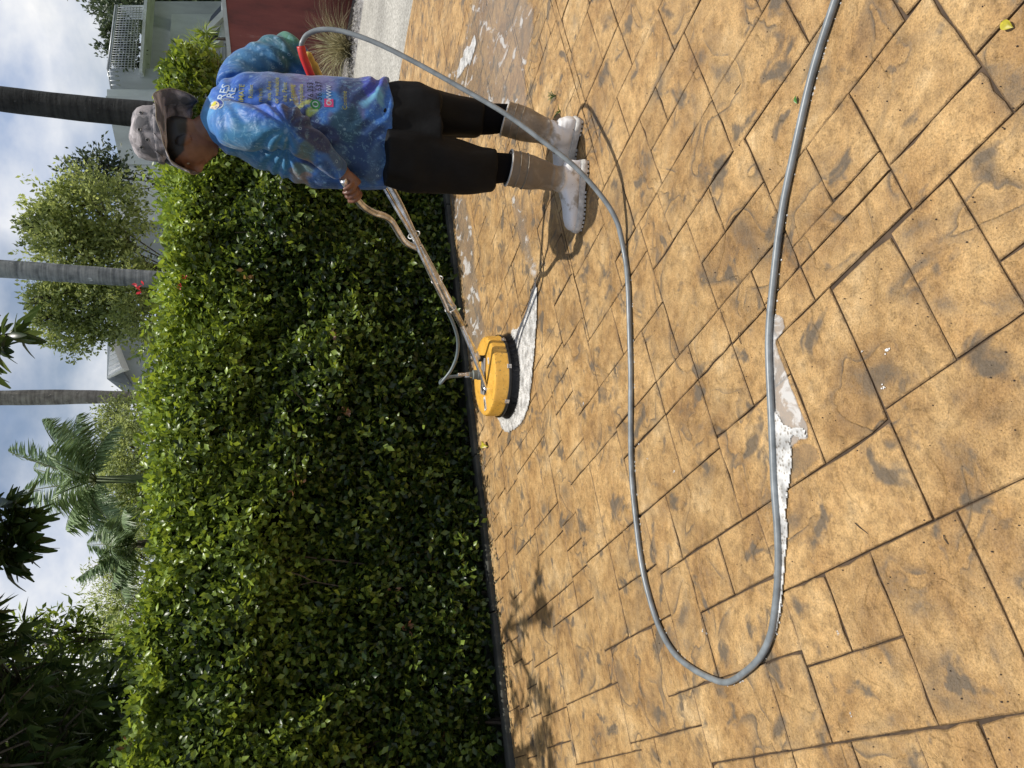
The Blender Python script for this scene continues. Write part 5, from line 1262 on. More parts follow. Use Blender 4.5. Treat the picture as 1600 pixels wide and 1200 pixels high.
def shirt_mat():
    m, nt, b, L = newmat('printed_wet_jersey')
    at = N(nt, 'ShaderNodeAttribute', attribute_name='Col'); g = N(nt, 'ShaderNodeNewGeometry')
    # printed water droplets with a light rim
    v = N(nt, 'ShaderNodeTexVoronoi', ins={'Scale': 26.0, 'Randomness': 1.0}); L(g.outputs['Position'], v.inputs['Vector'])
    r = ramp(nt, [(.10, .0), (.125, .55), (.16, .55), (.185, 0.0)]); L(v.outputs['Distance'], r.inputs[0])
    n1 = N(nt, 'ShaderNodeTexNoise', ins={'Scale': 7.0, 'Detail': 3.0}); L(g.outputs['Position'], n1.inputs['Vector'])
    r2 = ramp(nt, [(.52, 0.0), (.60, 1.0)]); L(n1.outputs['Fac'], r2.inputs[0])
    mu = N(nt, 'ShaderNodeMath', operation='MULTIPLY'); L(r.outputs[0], mu.inputs[0]); L(r2.outputs[0], mu.inputs[1])
    mm = mixc(nt); L(mu.outputs[0], mm.inputs[0]); L(at.outputs['Color'], mm.inputs[6]); mm.inputs[7].default_value = (.42, .60, .75, 1)
    n3 = N(nt, 'ShaderNodeTexNoise', ins={'Scale': 40.0, 'Detail': 6.0, 'Roughness': .7, 'Distortion': 1.5}); L(g.outputs['Position'], n3.inputs['Vector'])
    r3 = ramp(nt, [(.56, 0.0), (.62, .35), (.66, 0.0)]); L(n3.outputs['Fac'], r3.inputs[0])
    m3 = mixc(nt); L(r3.outputs[0], m3.inputs[0]); L(mm.outputs[2], m3.inputs[6]); m3.inputs[7].default_value = (.25, .48, .60, 1)
    L(m3.outputs[2], b.inputs['Base Color']); b.inputs['Roughness'].default_value = .5; b.inputs['Specular IOR Level'].default_value = .35
    b.inputs['Sheen Weight'].default_value = .15
    mp = N(nt, 'ShaderNodeMapping'); mp.inputs['Scale'].default_value = (1.0, 1.0, .5); L(g.outputs['Position'], mp.inputs['Vector'])
    n2 = N(nt, 'ShaderNodeTexNoise', ins={'Scale': 13.0, 'Detail': 3.5, 'Roughness': .5, 'Distortion': 1.2}); L(mp.outputs[0], n2.inputs['Vector'])
    bp = N(nt, 'ShaderNodeBump', ins={'Strength': .8, 'Distance': .014}); L(n2.outputs['Fac'], bp.inputs['Height'])
    n5 = N(nt, 'ShaderNodeTexNoise', ins={'Scale': 900.0}); L(g.outputs['Position'], n5.inputs['Vector'])
    b5 = N(nt, 'ShaderNodeBump', ins={'Strength': .2, 'Distance': .0006}); L(n5.outputs['Fac'], b5.inputs['Height']); L(bp.outputs[0], b5.inputs['Normal']); L(b5.outputs[0], b.inputs['Normal'])
    return m
shirt = link_mesh('shirt', shirt_me, shirt_mat(), person, True)
dgx = bpy.context.evaluated_depsgraph_get()
BV = BVHTree.FromPolygons([v.co for v in shirt_me.vertices], [p.vertices for p in shirt_me.polygons])
# shirt hem band
hemr = [ring(c+Vector((0, 0, dz_)), a_*k_, b_*k_, 48) for (c, a_, b_), dz_, k_ in ((torso[0], -.004, .975), (torso[0], -.006, 1.0), (torso[0], .012, 1.012), (torso[0], .022, 1.0))]
mb = MB(); mb.rings(hemr, cap=False)

# lettering on the back (flat print lying on the cloth)
def lettering(txt, px, py, size, mat, rot=0.0, bold=0.0):
    """reads upwards on the tilted photograph, i.e. level on the shirt; (px,py) is the left end of the baseline"""
    cu = bpy.data.curves.new('lettering', 'FONT'); cu.body = txt; cu.size = size; cu.offset = bold; cu.resolution_u = 2; cu.space_character = 1.0
    o = bpy.data.objects.new('tmp', cu); COL.objects.link(o); dg = bpy.context.evaluated_depsgraph_get(); dg.update(); me = bpy.data.meshes.new_from_object(o.evaluated_get(dg)); bpy.data.objects.remove(o)
    bm = bmesh.new(); bm.from_mesh(me)
    bmesh.ops.triangulate(bm, faces=bm.faces[:]); bmesh.ops.subdivide_edges(bm, edges=[e for e in bm.edges if e.calc_length() > size*.25], cuts=1)
    p0 = P(px, py, 2.97); ok = True
    for v in bm.verts:
        x, y = v.co.x, v.co.y; c_, s_ = math.cos(rot), math.sin(rot)
        wx_ = p0.x+x*c_-y*s_; wz_ = p0.z+x*s_+y*c_
        h = BV.ray_cast(Vector((wx_, 2.0, wz_)), Vector((0, 1, 0)))
        v.co = (h[0]-Vector((0, .0022, 0))) if h[0] is not None and h[0].y < 3.35 else Vector((wx_, 9, wz_))
    bmesh.ops.delete(bm, geom=[v for v in bm.verts if v.co.y > 8], context='VERTS')
    # drop faces stretched over the edge of the cloth
    bmesh.ops.delete(bm, geom=[f for f in bm.faces if max(e.calc_length() for e in f.edges) > size*.7], context='FACES')
    bm.to_mesh(me); bm.free()
    return link_mesh('lettering', me, mat, shirt)
M_TY = simple('print_yellow', (.34, .33, .08), .6, noise_amt=.3, bump=0); M_TW = simple('print_white', (.45, .55, .66), .6, noise_amt=.3, bump=0); M_TK = simple('print_black', (.02, .02, .04), .6, noise_amt=.1, bump=0); M_TB = simple('print_blue', (.01, .04, .28), .6, bump=0)
for (t_, x, y, s, m_, r_, bo) in [
    ('PRES', 345, 150, .050, M_TW, -.30, .0008), ('SURE', 359, 160, .046, M_TW, -.20, .0008),
    ('ESTIMATE', 378, 166, .030, M_TY, -.05, .0006), ('Robot', 394, 144, .026, M_TY, -.03, .0003), ('m/eck', 409, 152, .027, M_TY, -.03, .0003),
    ('eva. Aee', 423, 150, .027, M_TY, -.02, .0003), ('or washable', 435, 156, .027, M_TY, -.02, .0003), ('int. Paint', 448, 154, .027, M_TY, -.02, .0003),
    ('Trading', 460, 155, .027, M_TY, 0, .0003), ('Lampidma', 474, 166, .028, M_TY, 0, .0003), ('76.253', 490, 156, .036, M_TK, 0, .0003), ('56.537', 503, 155, .036, M_TK, 0, .0003),
    ('WWW', 518, 162, .030, M_TW, 0, .0006), ('Comme', 542, 173, .028, M_TY, 0, .0003)]:
    lettering(t_, x, y, s*.90, m_, r_, bo*.3)
def print_shape(name, px, py, poly, mat):
    p0 = P(px, py, 2.97); bm = bmesh.new(); vs_ = [bm.verts.new((x, y, 0)) for x, y in poly]; bm.faces.new(vs_); bmesh.ops.triangulate(bm, faces=bm.faces[:]); bmesh.ops.subdivide_edges(bm, edges=bm.edges[:], cuts=1)
    for v in bm.verts:
        h = BV.ray_cast(Vector((p0.x+v.co.x, 2.0, p0.z+v.co.y)), Vector((0, 1, 0))); v.co = (h[0]-Vector((0, .002, 0))) if h[0] is not None else Vector((p0.x, 3, p0.z))
    me = bpy.data.meshes.new(name); bm.to_mesh(me); bm.free(); return link_mesh(name, me, mat, shirt)
def circ(r, rx=1, n=20, cx=0, cy=0, rot=0): return [(cx+r*rx*math.cos(2*math.pi*k/n)*math.cos(rot)-r*math.sin(2*math.pi*k/n)*math.sin(rot), cy+r*rx*math.cos(2*math.pi*k/n)*math.sin(rot)+r*math.sin(2*math.pi*k/n)*math.cos(rot)) for k in range(n)]
def lift(o, d):
    for v in o.data.vertices: v.co.y -= d
    return o
print_shape('print_patch', 493, 161, circ(.019), simple('print_green', (.02, .22, .06), .6, bump=0))
lift(print_shape('print_ring', 493, 161, circ(.012), M_TW), .0006); lift(print_shape('print_mark', 493, 161, circ(.009, .8), simple('print_green_dark', (.02, .18, .05), .6, bump=0)), .0012)
print_shape('print_patch', 514, 160, [(-.017, -.017), (.017, -.017), (.017, .017), (-.017, .017)], simple('print_pink', (.50, .04, .16), .6, bump=0))
lift(print_shape('print_ring', 514, 160, circ(.010), M_TW), .0006); lift(print_shape('print_mark', 514, 160, circ(.0065), simple('print_rose', (.50, .10, .12), .6, bump=0)), .0012)
print_shape('print_patch', 336, 157, circ(.026, 1.9, rot=.5), M_TW); lift(print_shape('print_ring', 336, 157, circ(.022, 1.9, rot=.5), M_TB), .0006); lift(print_shape('print_mark', 334, 160, circ(.016, 2.0, rot=.5), simple('print_cream', (.75, .62, .40), .6, bump=0)), .0012)
lift(print_shape('print_mark', 332, 155, circ(.010, 1.8, rot=.4), simple('print_lemon', (.65, .60, .05), .6, bump=0)), .0018)

# trousers (knee-length shorts) and leggings
def leg_rings(tab): return [ring(c, a_, b_, 28) for (c, a_, b_) in T(tab)]
hipsR = leg_rings([(590, 211, 76, 3.10, .135), (620, 212, 82, 3.10, .150), (650, 214, 83, 3.09, .155), (680, 222, 77, 3.07, .15)])
legN = leg_rings([(600, 245, 44, 3.02, .12), (640, 253, 47, 3.02, .13), (680, 257, 46, 3.02, .125), (720, 261, 40, 3.02, .115), (752, 264, 34, 3.01, .10), (769, 265, 33, 3.01, .098)])
legF = leg_rings([(600, 178, 44, 3.16, .12), (640, 178, 44, 3.17, .125), (680, 181, 36, 3.17, .12), (715, 185, 30, 3.16, .105), (748, 187, 27, 3.15, .095)])
mbs = []
for rs in (hipsR, legN, legF): q = MB(); q.rings(rs); mbs.append(q)
tr_me = remesh(merge(mbs), .0075, 6, .5)
co = get_co(tr_me); no = get_no(tr_me); a1 = fnoise(co*np.array([1, 1, .35]), 14, 5); a2_ = fnoise(co, 5, 2)
set_co(tr_me, co+no*(.014*a1+.012*a2_)[:, None])
M_TROU = simple('black_cloth', (.0045, .0046, .0050), .7, noise_amt=.3, scale=14, bump=.6, spec=.2, bdist=.006)
trous = link_mesh('shorts', tr_me, M_TROU, person, True)
# side seam

legs = []
calfN = [P(700, 260, 3.01), P(740, 263, 3.01), P(768, 263, 3.0), P(800, 262, 3.0)]
calfF = [P(690, 182, 3.16), P(730, 186, 3.15), P(765, 186, 3.13), P(800, 184, 3.11)]
q1 = loft_path(calfN, [.085, .072, .066, .058], 22); q2 = loft_path(calfF, [.08, .068, .066, .058], 22)
lg_me = remesh(merge([q1, q2]), .007, 3, .5); link_mesh('leggings', lg_me, simple('black_legging', (.003, .003, .004), .85, bump=.1, spec=.1), person, True)

# ---- boots
def boot_mat():
    m, nt, b, L = newmat('muddy_white_rubber')
    g = N(nt, 'ShaderNodeNewGeometry'); at = N(nt, 'ShaderNodeAttribute', attribute_name='Col')
    n1 = N(nt, 'ShaderNodeTexNoise', ins={'Scale': 16.0, 'Detail': 8.0, 'Roughness': .65, 'Distortion': .4}); L(g.outputs['Position'], n1.inputs['Vector'])
    sp = N(nt, 'ShaderNodeSeparateColor'); L(at.outputs['Color'], sp.inputs[0])
    ad = N(nt, 'ShaderNodeMath', operation='ADD'); L(n1.outputs['Fac'], ad.inputs[0]); L(sp.outputs[0], ad.inputs[1])
    r = ramp(nt, [(.47, (.80, .79, .77)), (.56, (.45, .40, .33)), (.70, (.28, .225, .16)), (.86, (.18, .14, .095))])
    sc = N(nt, 'ShaderNodeMath', operation='MULTIPLY', ins={1: .78}); L(ad.outputs[0], sc.inputs[0]); L(sc.outputs[0], r.inputs[0])
    n2 = N(nt, 'ShaderNodeTexNoise', ins={'Scale': 120.0, 'Detail': 3.0}); L(g.outputs['Position'], n2.inputs['Vector'])
    r2 = ramp(nt, [(.68, 0.0), (.72, .8)]); L(n2.outputs['Fac'], r2.inputs[0])
    mm = mixc(nt); L(r2.outputs[0], mm.inputs[0]); L(r.outputs[0], mm.inputs[6]); mm.inputs[7].default_value = (.10, .08, .06, 1)
    L(mm.outputs[2], b.inputs['Base Color']); b.inputs['Roughness'].default_value = .5
    bp = N(nt, 'ShaderNodeBump', ins={'Strength': .35, 'Distance': .005}); L(n1.outputs['Fac'], bp.inputs['Height']); L(bp.outputs[0], b.inputs['Normal']); return m
M_BOOT = boot_mat(); M_SOLE = simple('white_sole', (.62, .60, .55), .6, noise_amt=.25, scale=40, bump=.3)
def boot(name, heel, toe, topc, topr, ankle, mudlow):
    h = Vector((heel.x, heel.y, 0)); t = Vector((toe.x, toe.y, 0)); d = (t-h).normalized(); s = Vector((-d.y, d.x, 0)); Lf = (t-h).length
    up = Vector((0, 0, 1))
    # foot: stations along the length (fraction, half width, top height)
    st = [(.0, .028, .075), (.05, .036, .10), (.15, .041, .115), (.30, .041, .125), (.42, .042, .118), (.55, .046, .098), (.70, .051, .084), (.85, .049, .076), (.94, .041, .066), (.99, .026, .050)]
    rs = []
    for f_, hw, th in st:
        c = h+d*Lf*f_; r_ = []
        for k in range(20):
            a_ = 2*math.pi*k/20; ca, sa = math.cos(a_), math.sin(a_)
            y = abs(ca)**.8*(1 if ca > 0 else -1)*hw; z = .022+(th-.022)*(.5+.5*abs(sa)**.75*(1 if sa > 0 else -1)); r_.append(c+s*y+up*z)
        rs.append(r_)
    mf = MB(); mf.rings(rs)
    ank = Vector((ankle.x, ankle.y, .11)); pts = [h+d*.085+up*.05, h+d*.085+up*.10, ank.lerp(Vector(topc), .25), ank.lerp(Vector(topc), .6), Vector(topc)]
    rad = [.045, .053, .057, topr*.97, topr]
    ms = MB(); ms.tube(catmull(pts, 4), [float(np.interp(i/4, range(5), rad)) for i in range(17)], 26)
    me = remesh(merge([mf, ms]), .0055, 5, .5)
    co = get_co(me); no = get_no(me)
    cn = fnoise(co*np.array([1, 1, 2.2]), 12, 3); c2 = fnoise(co, 30, 9)
    crease = .004*np.sin(co[:, 2]*130+cn*5)*np.exp(-((co[:, 2]-.13)/.035)**2)
    co2 = co+no*(crease+.0035*cn+.0008*c2)[:, None]; set_co(me, co2)
    mud = np.clip((co[:, 2]-.09)/.10, 0, 1)*.50+.10+.16*cn
    frt = ((co-np.array(list(h)))@np.array(list(d)))/Lf; mud -= np.clip((frt-.62)*1.2, 0, .4); mud += mudlow
    set_col(me, np.stack([mud, mud, mud], 1))
    b = link_mesh(name, me, M_BOOT, person, True)
    # inside dark collar and raised bands
    axv = (Vector(topc)-ank).normalized(); q = axv.to_track_quat('Z', 'Y').to_matrix()
    def band(at, r, w_, th):
        c = Vector(topc)-axv*at; mb = MB(); n_ = 40; rr4 = []
        for (dr, dz_) in ((-.002, -w_), (th, -w_*.6), (th, w_*.6), (-.002, w_)): rr4.append([c+q@Vector(((r+dr)*math.cos(2*math.pi*k/n_), (r+dr)*math.sin(2*math.pi*k/n_), dz_)) for k in range(n_)])
        mb.rings(rr4, cap=False); return mb
    band(.002, topr+.0005, .004, .004).build('top_rim', M_SOLE, b, True)
    for at_, rr_ in ((.038, topr+.0002), (.072, topr-.0002)):
        bd_ = band(at_, rr_, .0022, .0028).build('band', M_BOOT, b, True); set_col(bd_.data, np.full((len(bd_.data.vertices), 3), .42))
    # sole with tread blocks
    out = []
    prof = [(0, .026), (.03, .036), (.12, .042), (.28, .040), (.42, .038), (.58, .046), (.72, .052), (.86, .050), (.95, .040), (1.0, .024), (1.015, .008)]
    L_ = [h+d*Lf*f_+s*w_ for f_, w_ in prof]; R__ = [h+d*Lf*f_-s*w_ for f_, w_ in prof]
    pol = [(p.x, p.y) for p in L_]+[(p.x, p.y) for p in reversed(R__)]
    cxy = h+d*Lf*.5
    ms = MB(); pg = lambda k: [(cxy.x+(x-cxy.x)*k, cxy.y+(y-cxy.y)*k) for x, y in pol]
    ms.rings([[Vector((x, y, z)) for x, y in pg(k)] for k, z in ((1.0, .010), (1.03, .013), (1.035, .022), (1.02, .027), (1.0, .034), (.97, .036))])
    so_ = ms.build('sole', M_SOLE, b); auto_smooth(so_, 50)
    for f_ in [.02, .08, .14, .20, .44, .50, .56, .62, .68, .74, .80, .86, .92, .97]:
        w_ = float(np.interp(f_, [p[0] for p in prof], [p[1] for p in prof])); c = h+d*Lf*f_; mt = MB(); mt.box((c.x, c.y, .0065), (Lf*.018, w_*.985, .0048), Matrix((d, s, up)).transposed(), .001); mt.build('tread', M_SOLE, b)
    return b
boot('rubber_boot', Vector((.965, 2.955, 0)), Vector((.675, 3.035, 0)), P(794, 262, 3.0), .0745, Vector((.885, 2.985, .1)), .0)
boot('rubber_boot', Vector((1.165, 3.01, 0)), Vector((.925, 3.175, 0)), P(789, 185, 3.11), .0745, Vector((1.10, 3.055, .1)), -.12)

# ---- body: head, neck, arms, hands in one skin
HF = Vector((-.90, .26, -.36)).normalized(); HS = Vector((0, 0, 1)).cross(HF).normalized(); HU = HF.cross(HS).normalized()  # face direction, its left, up
hc = P(288, 222, 3.22)
def head_mb():
    nu, nv = 56, 44; v = []; f = []
    for j in range(nv+1):
        ph = math.pi*j/nv
        for i in range(nu):
            th = 2*math.pi*i/nu
            x = math.sin(ph)*math.cos(th); y = math.sin(ph)*math.sin(th); z = math.cos(ph)   # x forward, y side, z up
            fx, fy, fz = .098, .077, .118
            X = x*fx*(1.0 if x > 0 else 1.04); Y = y*fy; Z = z*fz
            if z < 0: # jaw
                k = -z; Y *= 1-.28*k; X = X*(1-.18*k)+.018*k; Z *= 1.08
            g_ = lambda cy, cz, sy, sz: math.exp(-((Y-cy)/sy)**2-((Z-cz)/sz)**2) if x > 0 else 0
            X += .024*g_(0, -.018, .013, .020)+.014*g_(0, .004, .010, .022)      # nose
            X -= .010*(g_(.032, .014, .016, .012)+g_(-.032, .014, .016, .012))       # eye sockets
            X += .005*(g_(.032, .012, .010, .007)+g_(-.032, .012, .010, .007))       # lids
            X += .006*(g_(.030, .034, .020, .008)+g_(-.030, .034, .020, .008))       # brows
            X += .009*g_(0, -.052, .022, .007)+.008*g_(0, -.066, .018, .007)-.004*g_(0, -.059, .022, .003)   # lips
            X += .012*g_(0, -.098, .024, .016)                                      # chin
            X += .004*(g_(.040, -.022, .020, .022)+g_(-.040, -.022, .020, .022))
            v.append(hc+HF*X+HS*Y+HU*Z)
    for j in range(nv):
        for i in range(nu): f.append((j*nu+i, j*nu+(i+1) % nu, (j+1)*nu+(i+1) % nu, (j+1)*nu+i))
    mb = MB(); mb.add(v, f); return mb
def ear(sd):
    c = hc+HS*sd*.076+HU*(-.008)-HF*.006; rt = Matrix((HF, HS, HU)).transposed()
    return ball(c, .030, 10, (.62, .32, 1.05), rt @ Matrix.Rotation(.2, 3, 'Y'))
def finger(chain, r0, r1):
    n_ = len(chain); return loft_path(catmull(chain, 3), [r0+(r1-r0)*i/((n_-1)*3) for i in range((n_-1)*3+1)], 12)
def grip_hand(c, ax, wrist, toward, thumb_to):
    """hand closed round a bar: c centre on the bar, ax its direction (thumb end positive), wrist position, toward: side from which the palm comes"""
    ax = ax.normalized(); out = []; t = (toward-ax*toward.dot(ax)).normalized(); b = ax.cross(t)
    rb = .0150
    def circ_(s, ang, rr): return c+ax*s+(t*math.cos(ang)+b*math.sin(ang))*rr
    sg = thumb_to
    # palm: from the wrist to the knuckle row
    kn = [circ_(s, .55*sg, rb+.016) for s in (.034, .012, -.011, -.032)]
    pm = []
    wv = wrist
    for k in range(7):
        u = k/6; cc = wv.lerp(sum(kn, Vector())/4, u); hw = .027+(.043-.027)*min(1, u*1.25); hd = .020+.003*math.sin(u*3.1)
        dirw = ((1-u)*ax+u*ax).normalized(); nn = (cc-c).normalized() if u > .6 else t
        d_ = (sum(kn, Vector())/4-wv).normalized(); wv_ax = (ax-d_*ax.dot(d_)).normalized(); nrm = d_.cross(wv_ax)
        pm.append(ring(cc, hw, hd, 18, wv_ax, nrm, 2.4))
    mp_ = MB(); mp_.rings(pm); out.append(mp_)
    for s, ln, r in ((.034, 1.0, .0098), (.012, 1.08, .0102), (-.011, 1.02, .0097), (-.032, .86, .0086)):
        ch = [circ_(s, a_*sg, rb+r*.9+.002) for a_ in (.55, 1.2, 1.9*ln, 2.6*ln, 3.35*ln, 4.0*ln)]; ch[0] = circ_(s, .45*sg, rb+.014)
        out.append(finger(ch, r*1.05, r*.82))
    th_ = [circ_(.030, .1*sg, .040), circ_(.046, -.6*sg, rb+.018), circ_(.048, -1.4*sg, rb+.013), circ_(.040, -2.2*sg, rb+.011)]
    th_[0] = wrist.lerp(c, .55)+ax*.018
    out.append(finger(th_, .0130, .0098)); return out
gaN = (grip_near[-6]-grip_near[-12]).normalized()
cN = P(549, 295, 3.01)
i0 = min(range(len(grip_near)), key=lambda i: (grip_near[i]-P(549, 298, 3.01)).length); cN = grip_near[i0]
axN = (grip_near[max(0, i0-3)]-grip_near[min(len(grip_near)-1, i0+3)]).normalized()   # towards the machine
handN = grip_hand(cN, axN, J['wrN'], (J['wrN']-cN), 1)
cF = P(580, 240, 3.43); axF = (FG[3]-FG[5]).normalized(); handF = grip_hand(cF, axF, J['wrF'], (J['wrF']-cF), -1)
armsk = [arm_mb([q for q in slN], [r*.62 for r in rN]), arm_mb([q for q in slF], [r*.62 for r in rF]), arm_mb([P(528, 263, 2.98), J['wrN'], J['wrN'].lerp(cN, .3)], [.031, .026, .027]), arm_mb([slF[-1], J['wrF'], J['wrF'].lerp(cF, .3)], [.030, .026, .027])]
neck = loft_path([P(350, 190, 3.21), P(330, 200, 3.21), P(305, 216, 3.22)], [.075, .062, .058], 22)
tin = MB(); tin.rings([ring(c, a_*.8, b_*.8, 24) for (c, a_, b_) in torso[:-2]])
lin = []
for pts, rad in (([P(615, 236, 3.04), P(700, 260, 3.01), P(790, 262, 3.0), Vector((.90, 2.98, .12)), Vector((.80, 2.998, .055))], [.09, .062, .05, .035, .03]), ([P(615, 190, 3.15), P(700, 184, 3.15), P(790, 184, 3.11), Vector((1.09, 3.06, .12)), Vector((1.03, 3.105, .055))], [.09, .06, .05, .035, .03])):
    lin.append(loft_path(pts, rad, 18))
body_me = remesh(merge([head_mb(), ear(1), ear(-1), neck, tin]+armsk+lin+handN+handF), .0036, 2, .4)
def skin_mat():
    m, nt, b, L = newmat('brown_skin')
    g = N(nt, 'ShaderNodeNewGeometry'); n1 = N(nt, 'ShaderNodeTexNoise', ins={'Scale': 22.0, 'Detail': 6.0}); L(g.outputs['Position'], n1.inputs['Vector'])
    r = ramp(nt, [(.3, (.125, .052, .030)), (.7, (.225, .105, .062))]); L(n1.outputs['Fac'], r.inputs[0]); at = N(nt, 'ShaderNodeAttribute', attribute_name='Col'); hm = mixc(nt); hsp = N(nt, 'ShaderNodeSeparateColor'); L(at.outputs['Color'], hsp.inputs[0]); L(hsp.outputs[0], hm.inputs[0]); L(r.outputs[0], hm.inputs[6]); hm.inputs[7].default_value = (.008, .006, .005, 1); L(hm.outputs[2], b.inputs['Base Color'])
    b.inputs['Roughness'].default_value = .45; b.inputs['Subsurface Weight'].default_value = .08; b.inputs['Subsurface Radius'].default_value = (.01, .004, .002); b.inputs['Subsurface Scale'].default_value = .5
    n2 = N(nt, 'ShaderNodeTexNoise', ins={'Scale': 160.0, 'Detail': 4.0}); L(g.outputs['Position'], n2.inputs['Vector'])
    bp = N(nt, 'ShaderNodeBump', ins={'Strength': .3, 'Distance': .0015}); L(n2.outputs['Fac'], bp.inputs['Height']); L(bp.outputs[0], b.inputs['Normal']); return m
bc = get_co(body_me)-np.array(list(hc)); bf, bs, bu = bc@np.array(list(HF)), bc@np.array(list(HS)), bc@np.array(list(HU))
near_ = np.sqrt((bc**2).sum(1)) < .16
hair_ = np.clip((bu-np.interp(bf, [-.09, -.03, .03, .06], [-.055, -.035, .0, .055])+.004*fnoise(bc, 60))/.010, 0, 1)*near_
brow = np.exp(-((bu-.036)/.005)**2-((np.abs(bs)-.031)/.015)**2)*(bf > .05)*near_*.8
stub = .25*np.clip((-.055-bu)/.03, 0, 1)*near_*(bf > 0)
set_col(body_me, np.stack([np.clip(np.maximum(hair_, np.maximum(brow, stub)), 0, 1)]*3, 1))
body = link_mesh('body', body_me, skin_mat(), person, True)
rt = Matrix((HF, HS, HU)).transposed()
for sd in (1, -1):
    e = ball(hc+HF*.0725+HS*sd*.030+HU*.013, .0125, 10, (1, 1, 1), rt).build('eye', simple('eye_white', (.30, .27, .25), .2, bump=0), body, True)
    ball(hc+HF*.0820+HS*sd*.030+HU*.011, .0055, 8, (.7, 1, 1), rt).build('iris', M_BLACK, e, True)
# ---- hat
def camo():
    m, nt, b, L = newmat('grey_camouflage_cloth')
    g = N(nt, 'ShaderNodeNewGeometry'); mp = N(nt, 'ShaderNodeMapping'); mp.inputs['Scale'].default_value = (1, 1, 1.6); L(g.outputs['Position'], mp.inputs['Vector'])
    n1 = N(nt, 'ShaderNodeTexNoise', ins={'Scale': 15.0, 'Detail': 1.5, 'Roughness': .4, 'Distortion': .9}); L(mp.outputs[0], n1.inputs['Vector'])
    r = ramp(nt, [(0, (.14, .135, .14)), (.43, (.24, .225, .23)), (.50, (.33, .30, .30)), (.60, (.47, .43, .43))], 'CONSTANT'); L(n1.outputs['Fac'], r.inputs[0])
    n2 = N(nt, 'ShaderNodeTexNoise', ins={'Scale': 60.0, 'Detail': 5.0, 'Roughness': .7}); L(g.outputs['Position'], n2.inputs['Vector'])
    r2 = ramp(nt, [(.3, .78), (.7, 1.12)]); L(n2.outputs['Fac'], r2.inputs[0])
    mm = mixc(nt, 'MULTIPLY', 1.0); L(r.outputs[0], mm.inputs[6]); L(r2.outputs[0], mm.inputs[7]); L(mm.outputs[2], b.inputs['Base Color'])
    b.inputs['Roughness'].default_value = .85; b.inputs['Specular IOR Level'].default_value = .2
    n3 = N(nt, 'ShaderNodeTexNoise', ins={'Scale': 18.0, 'Detail': 4.0, 'Distortion': .8}); L(g.outputs['Position'], n3.inputs['Vector'])
    bp = N(nt, 'ShaderNodeBump', ins={'Strength': .6, 'Distance': .010}); L(n3.outputs['Fac'], bp.inputs['Height']); L(bp.outputs[0], b.inputs['Normal']); return m
M_CAMO = camo(); M_CAMOD = simple('hat_underside', (.11, .095, .085), .9, noise_amt=.4, scale=16, bump=.3)
ht = empty('tmp_', (0, 0, 0), None, None); bpy.data.objects.remove(ht)
hat_c = P(261, 210, 3.215)
HX = Vector((-1, 0.0, 0)).normalized()
hatF = Vector((-.93, .36, -.04)).normalized(); hatS = Vector((0, 0, 1)).cross(hatF).normalized(); hatU = hatF.cross(hatS).normalized()
def hatp(f_, s_, u_): return hat_c+hatF*f_+hatS*s_+hatU*u_
n_ = 64; rs = []
for (r_, z) in ((.101, -.004), (.1015, .02), (.100, .05), (.097, .08), (.088, .105), (.070, .120), (.045, .127), (.018, .129)):
    rs.append([hatp(r_*1.06*math.cos(a_), r_*.90*math.sin(a_), z+.004*math.sin(a_*3+z*30)+(.006*math.cos(a_) if z > .09 else 0)) for a_ in [2*math.pi*k/n_ for k in range(n_)]])
mb = MB(); mb.rings(rs); crown = mb.build('hat', M_CAMO, person, True)
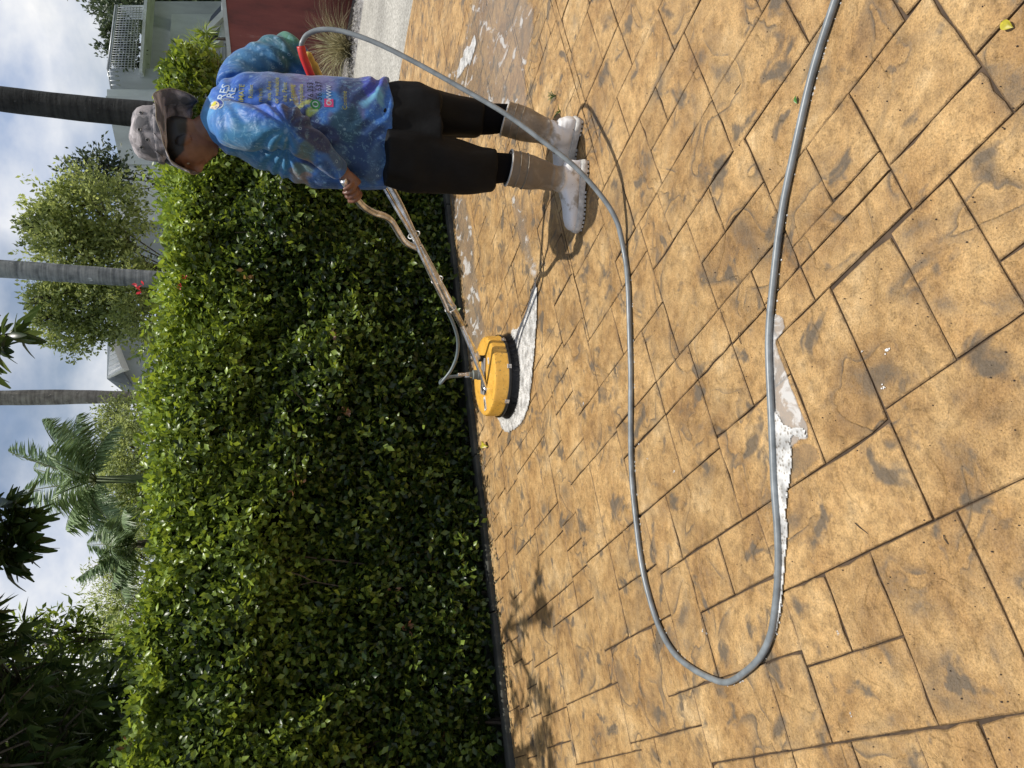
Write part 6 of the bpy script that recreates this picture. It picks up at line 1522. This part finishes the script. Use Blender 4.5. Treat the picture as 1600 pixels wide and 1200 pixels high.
# brim: angle 0 = front; sides: hatS is the wearer's left (towards the viewer)
def brim_drop(a_):
    A = [0, 30, 60, 90, 120, 150, 180, 210, 240, 270, 300, 330, 360]
    #    front ............ near side ........ back ............ far side
    D = [-.105, -.078, -.022, .004, .012, .028, -.030, -.120, -.085, -.045, -.060, -.090, -.105]
    W_ = [.062, .058, .056, .052, .052, .058, .066, .070, .068, .062, .060, .060, .062]
    dg_ = math.degrees(a_) % 360; i = int(dg_//30); t = (dg_-i*30)/30; t = t*t*(3-2*t)
    return D[i]*(1-t)+D[i+1]*t, W_[i]*(1-t)+W_[i+1]*t
rs = []; n_ = 96
for side_ in (0, 1):
    seq = (0, .25, .5, .75, 1.0) if side_ == 0 else (1.0, .75, .5, .25, 0)
    for u in seq:
        rr_ = []
        for k in range(n_):
            a_ = 2*math.pi*k/n_; dr, wd = brim_drop(a_); hor = math.sqrt(max(.2, 1-(dr/(wd*2.2))**2))
            fr, srr = (.101*1.06+wd*u*hor), (.101*.90+wd*u*hor)
            z = dr*u**1.35+.004*math.sin(a_*7)*u-(.0022 if side_ else 0)
            rr_.append(hatp(fr*math.cos(a_), srr*math.sin(a_), z+.002))
        rs.append(rr_)
mb = MB(); mb.rings(rs[:5]+rs[5:], cap=False); brim = mb.build('brim', M_CAMO, crown, True)
mb = MB(); edge = rs[4]; mb.tube(edge+[edge[0]], .0022, 6, cap=False); mb.build('brim_edge', simple('khaki_binding', (.26, .22, .17), .8, scale=40), crown, True)
# band loops and stitching around the crown
rs2 = [[hatp(r_*1.06*math.cos(a_), r_*.90*math.sin(a_), z) for a_ in [2*math.pi*k/64 for k in range(64)]] for r_, z in ((.1025, .014), (.1045, .016), (.1045, .034), (.1020, .036))]
mb = MB(); mb.rings(rs2, cap=False); mb.build('hat_band', M_CAMO, crown, True)
mb = MB()
for k in range(10):
    a_ = math.radians(36*k+10); a2 = a_+.22
    mb.tube([hatp(.1075*1.06*math.cos(a_), .1075*.9*math.sin(a_), .014), hatp(.109*1.06*math.cos((a_+a2)/2), .109*.9*math.sin((a_+a2)/2), .026), hatp(.1065*1.06*math.cos(a2), .1065*.9*math.sin(a2), .037)], .0025, 5)
mb.build('band_stitching', simple('grey_thread', (.22, .20, .20), .8, bump=0), crown, True)
for (da, z) in ((62, .085), (100, .085), (80, .060), (138, .078)):
    a_ = math.radians(da); r_ = float(np.interp(z, [.05, .08, .105], [.100, .097, .088]))+.0015; c = hatp(r_*1.06*math.cos(a_), r_*.9*math.sin(a_), z)
    nrm = (hatF*math.cos(a_)+hatS*math.sin(a_)+hatU*.2).normalized(); qd = nrm.to_track_quat('Z', 'Y').to_matrix()
    mb = MB(); rg_ = [c+qd@Vector((.0062*math.cos(x), .0062*math.sin(x), 0)) for x in [2*math.pi*i/12 for i in range(13)]]; mb.tube(rg_, .0017, 5, cap=False); ey = mb.build('eyelet', simple('dull_metal', (.20, .19, .18), .4, metal=.7, bump=0), crown, True)
    mb = MB(); mb.lathe(c, [(.0045, -.001), (.0045, .0006)], 10, qd); mb.build('hole', M_BLACK, ey)
# collar
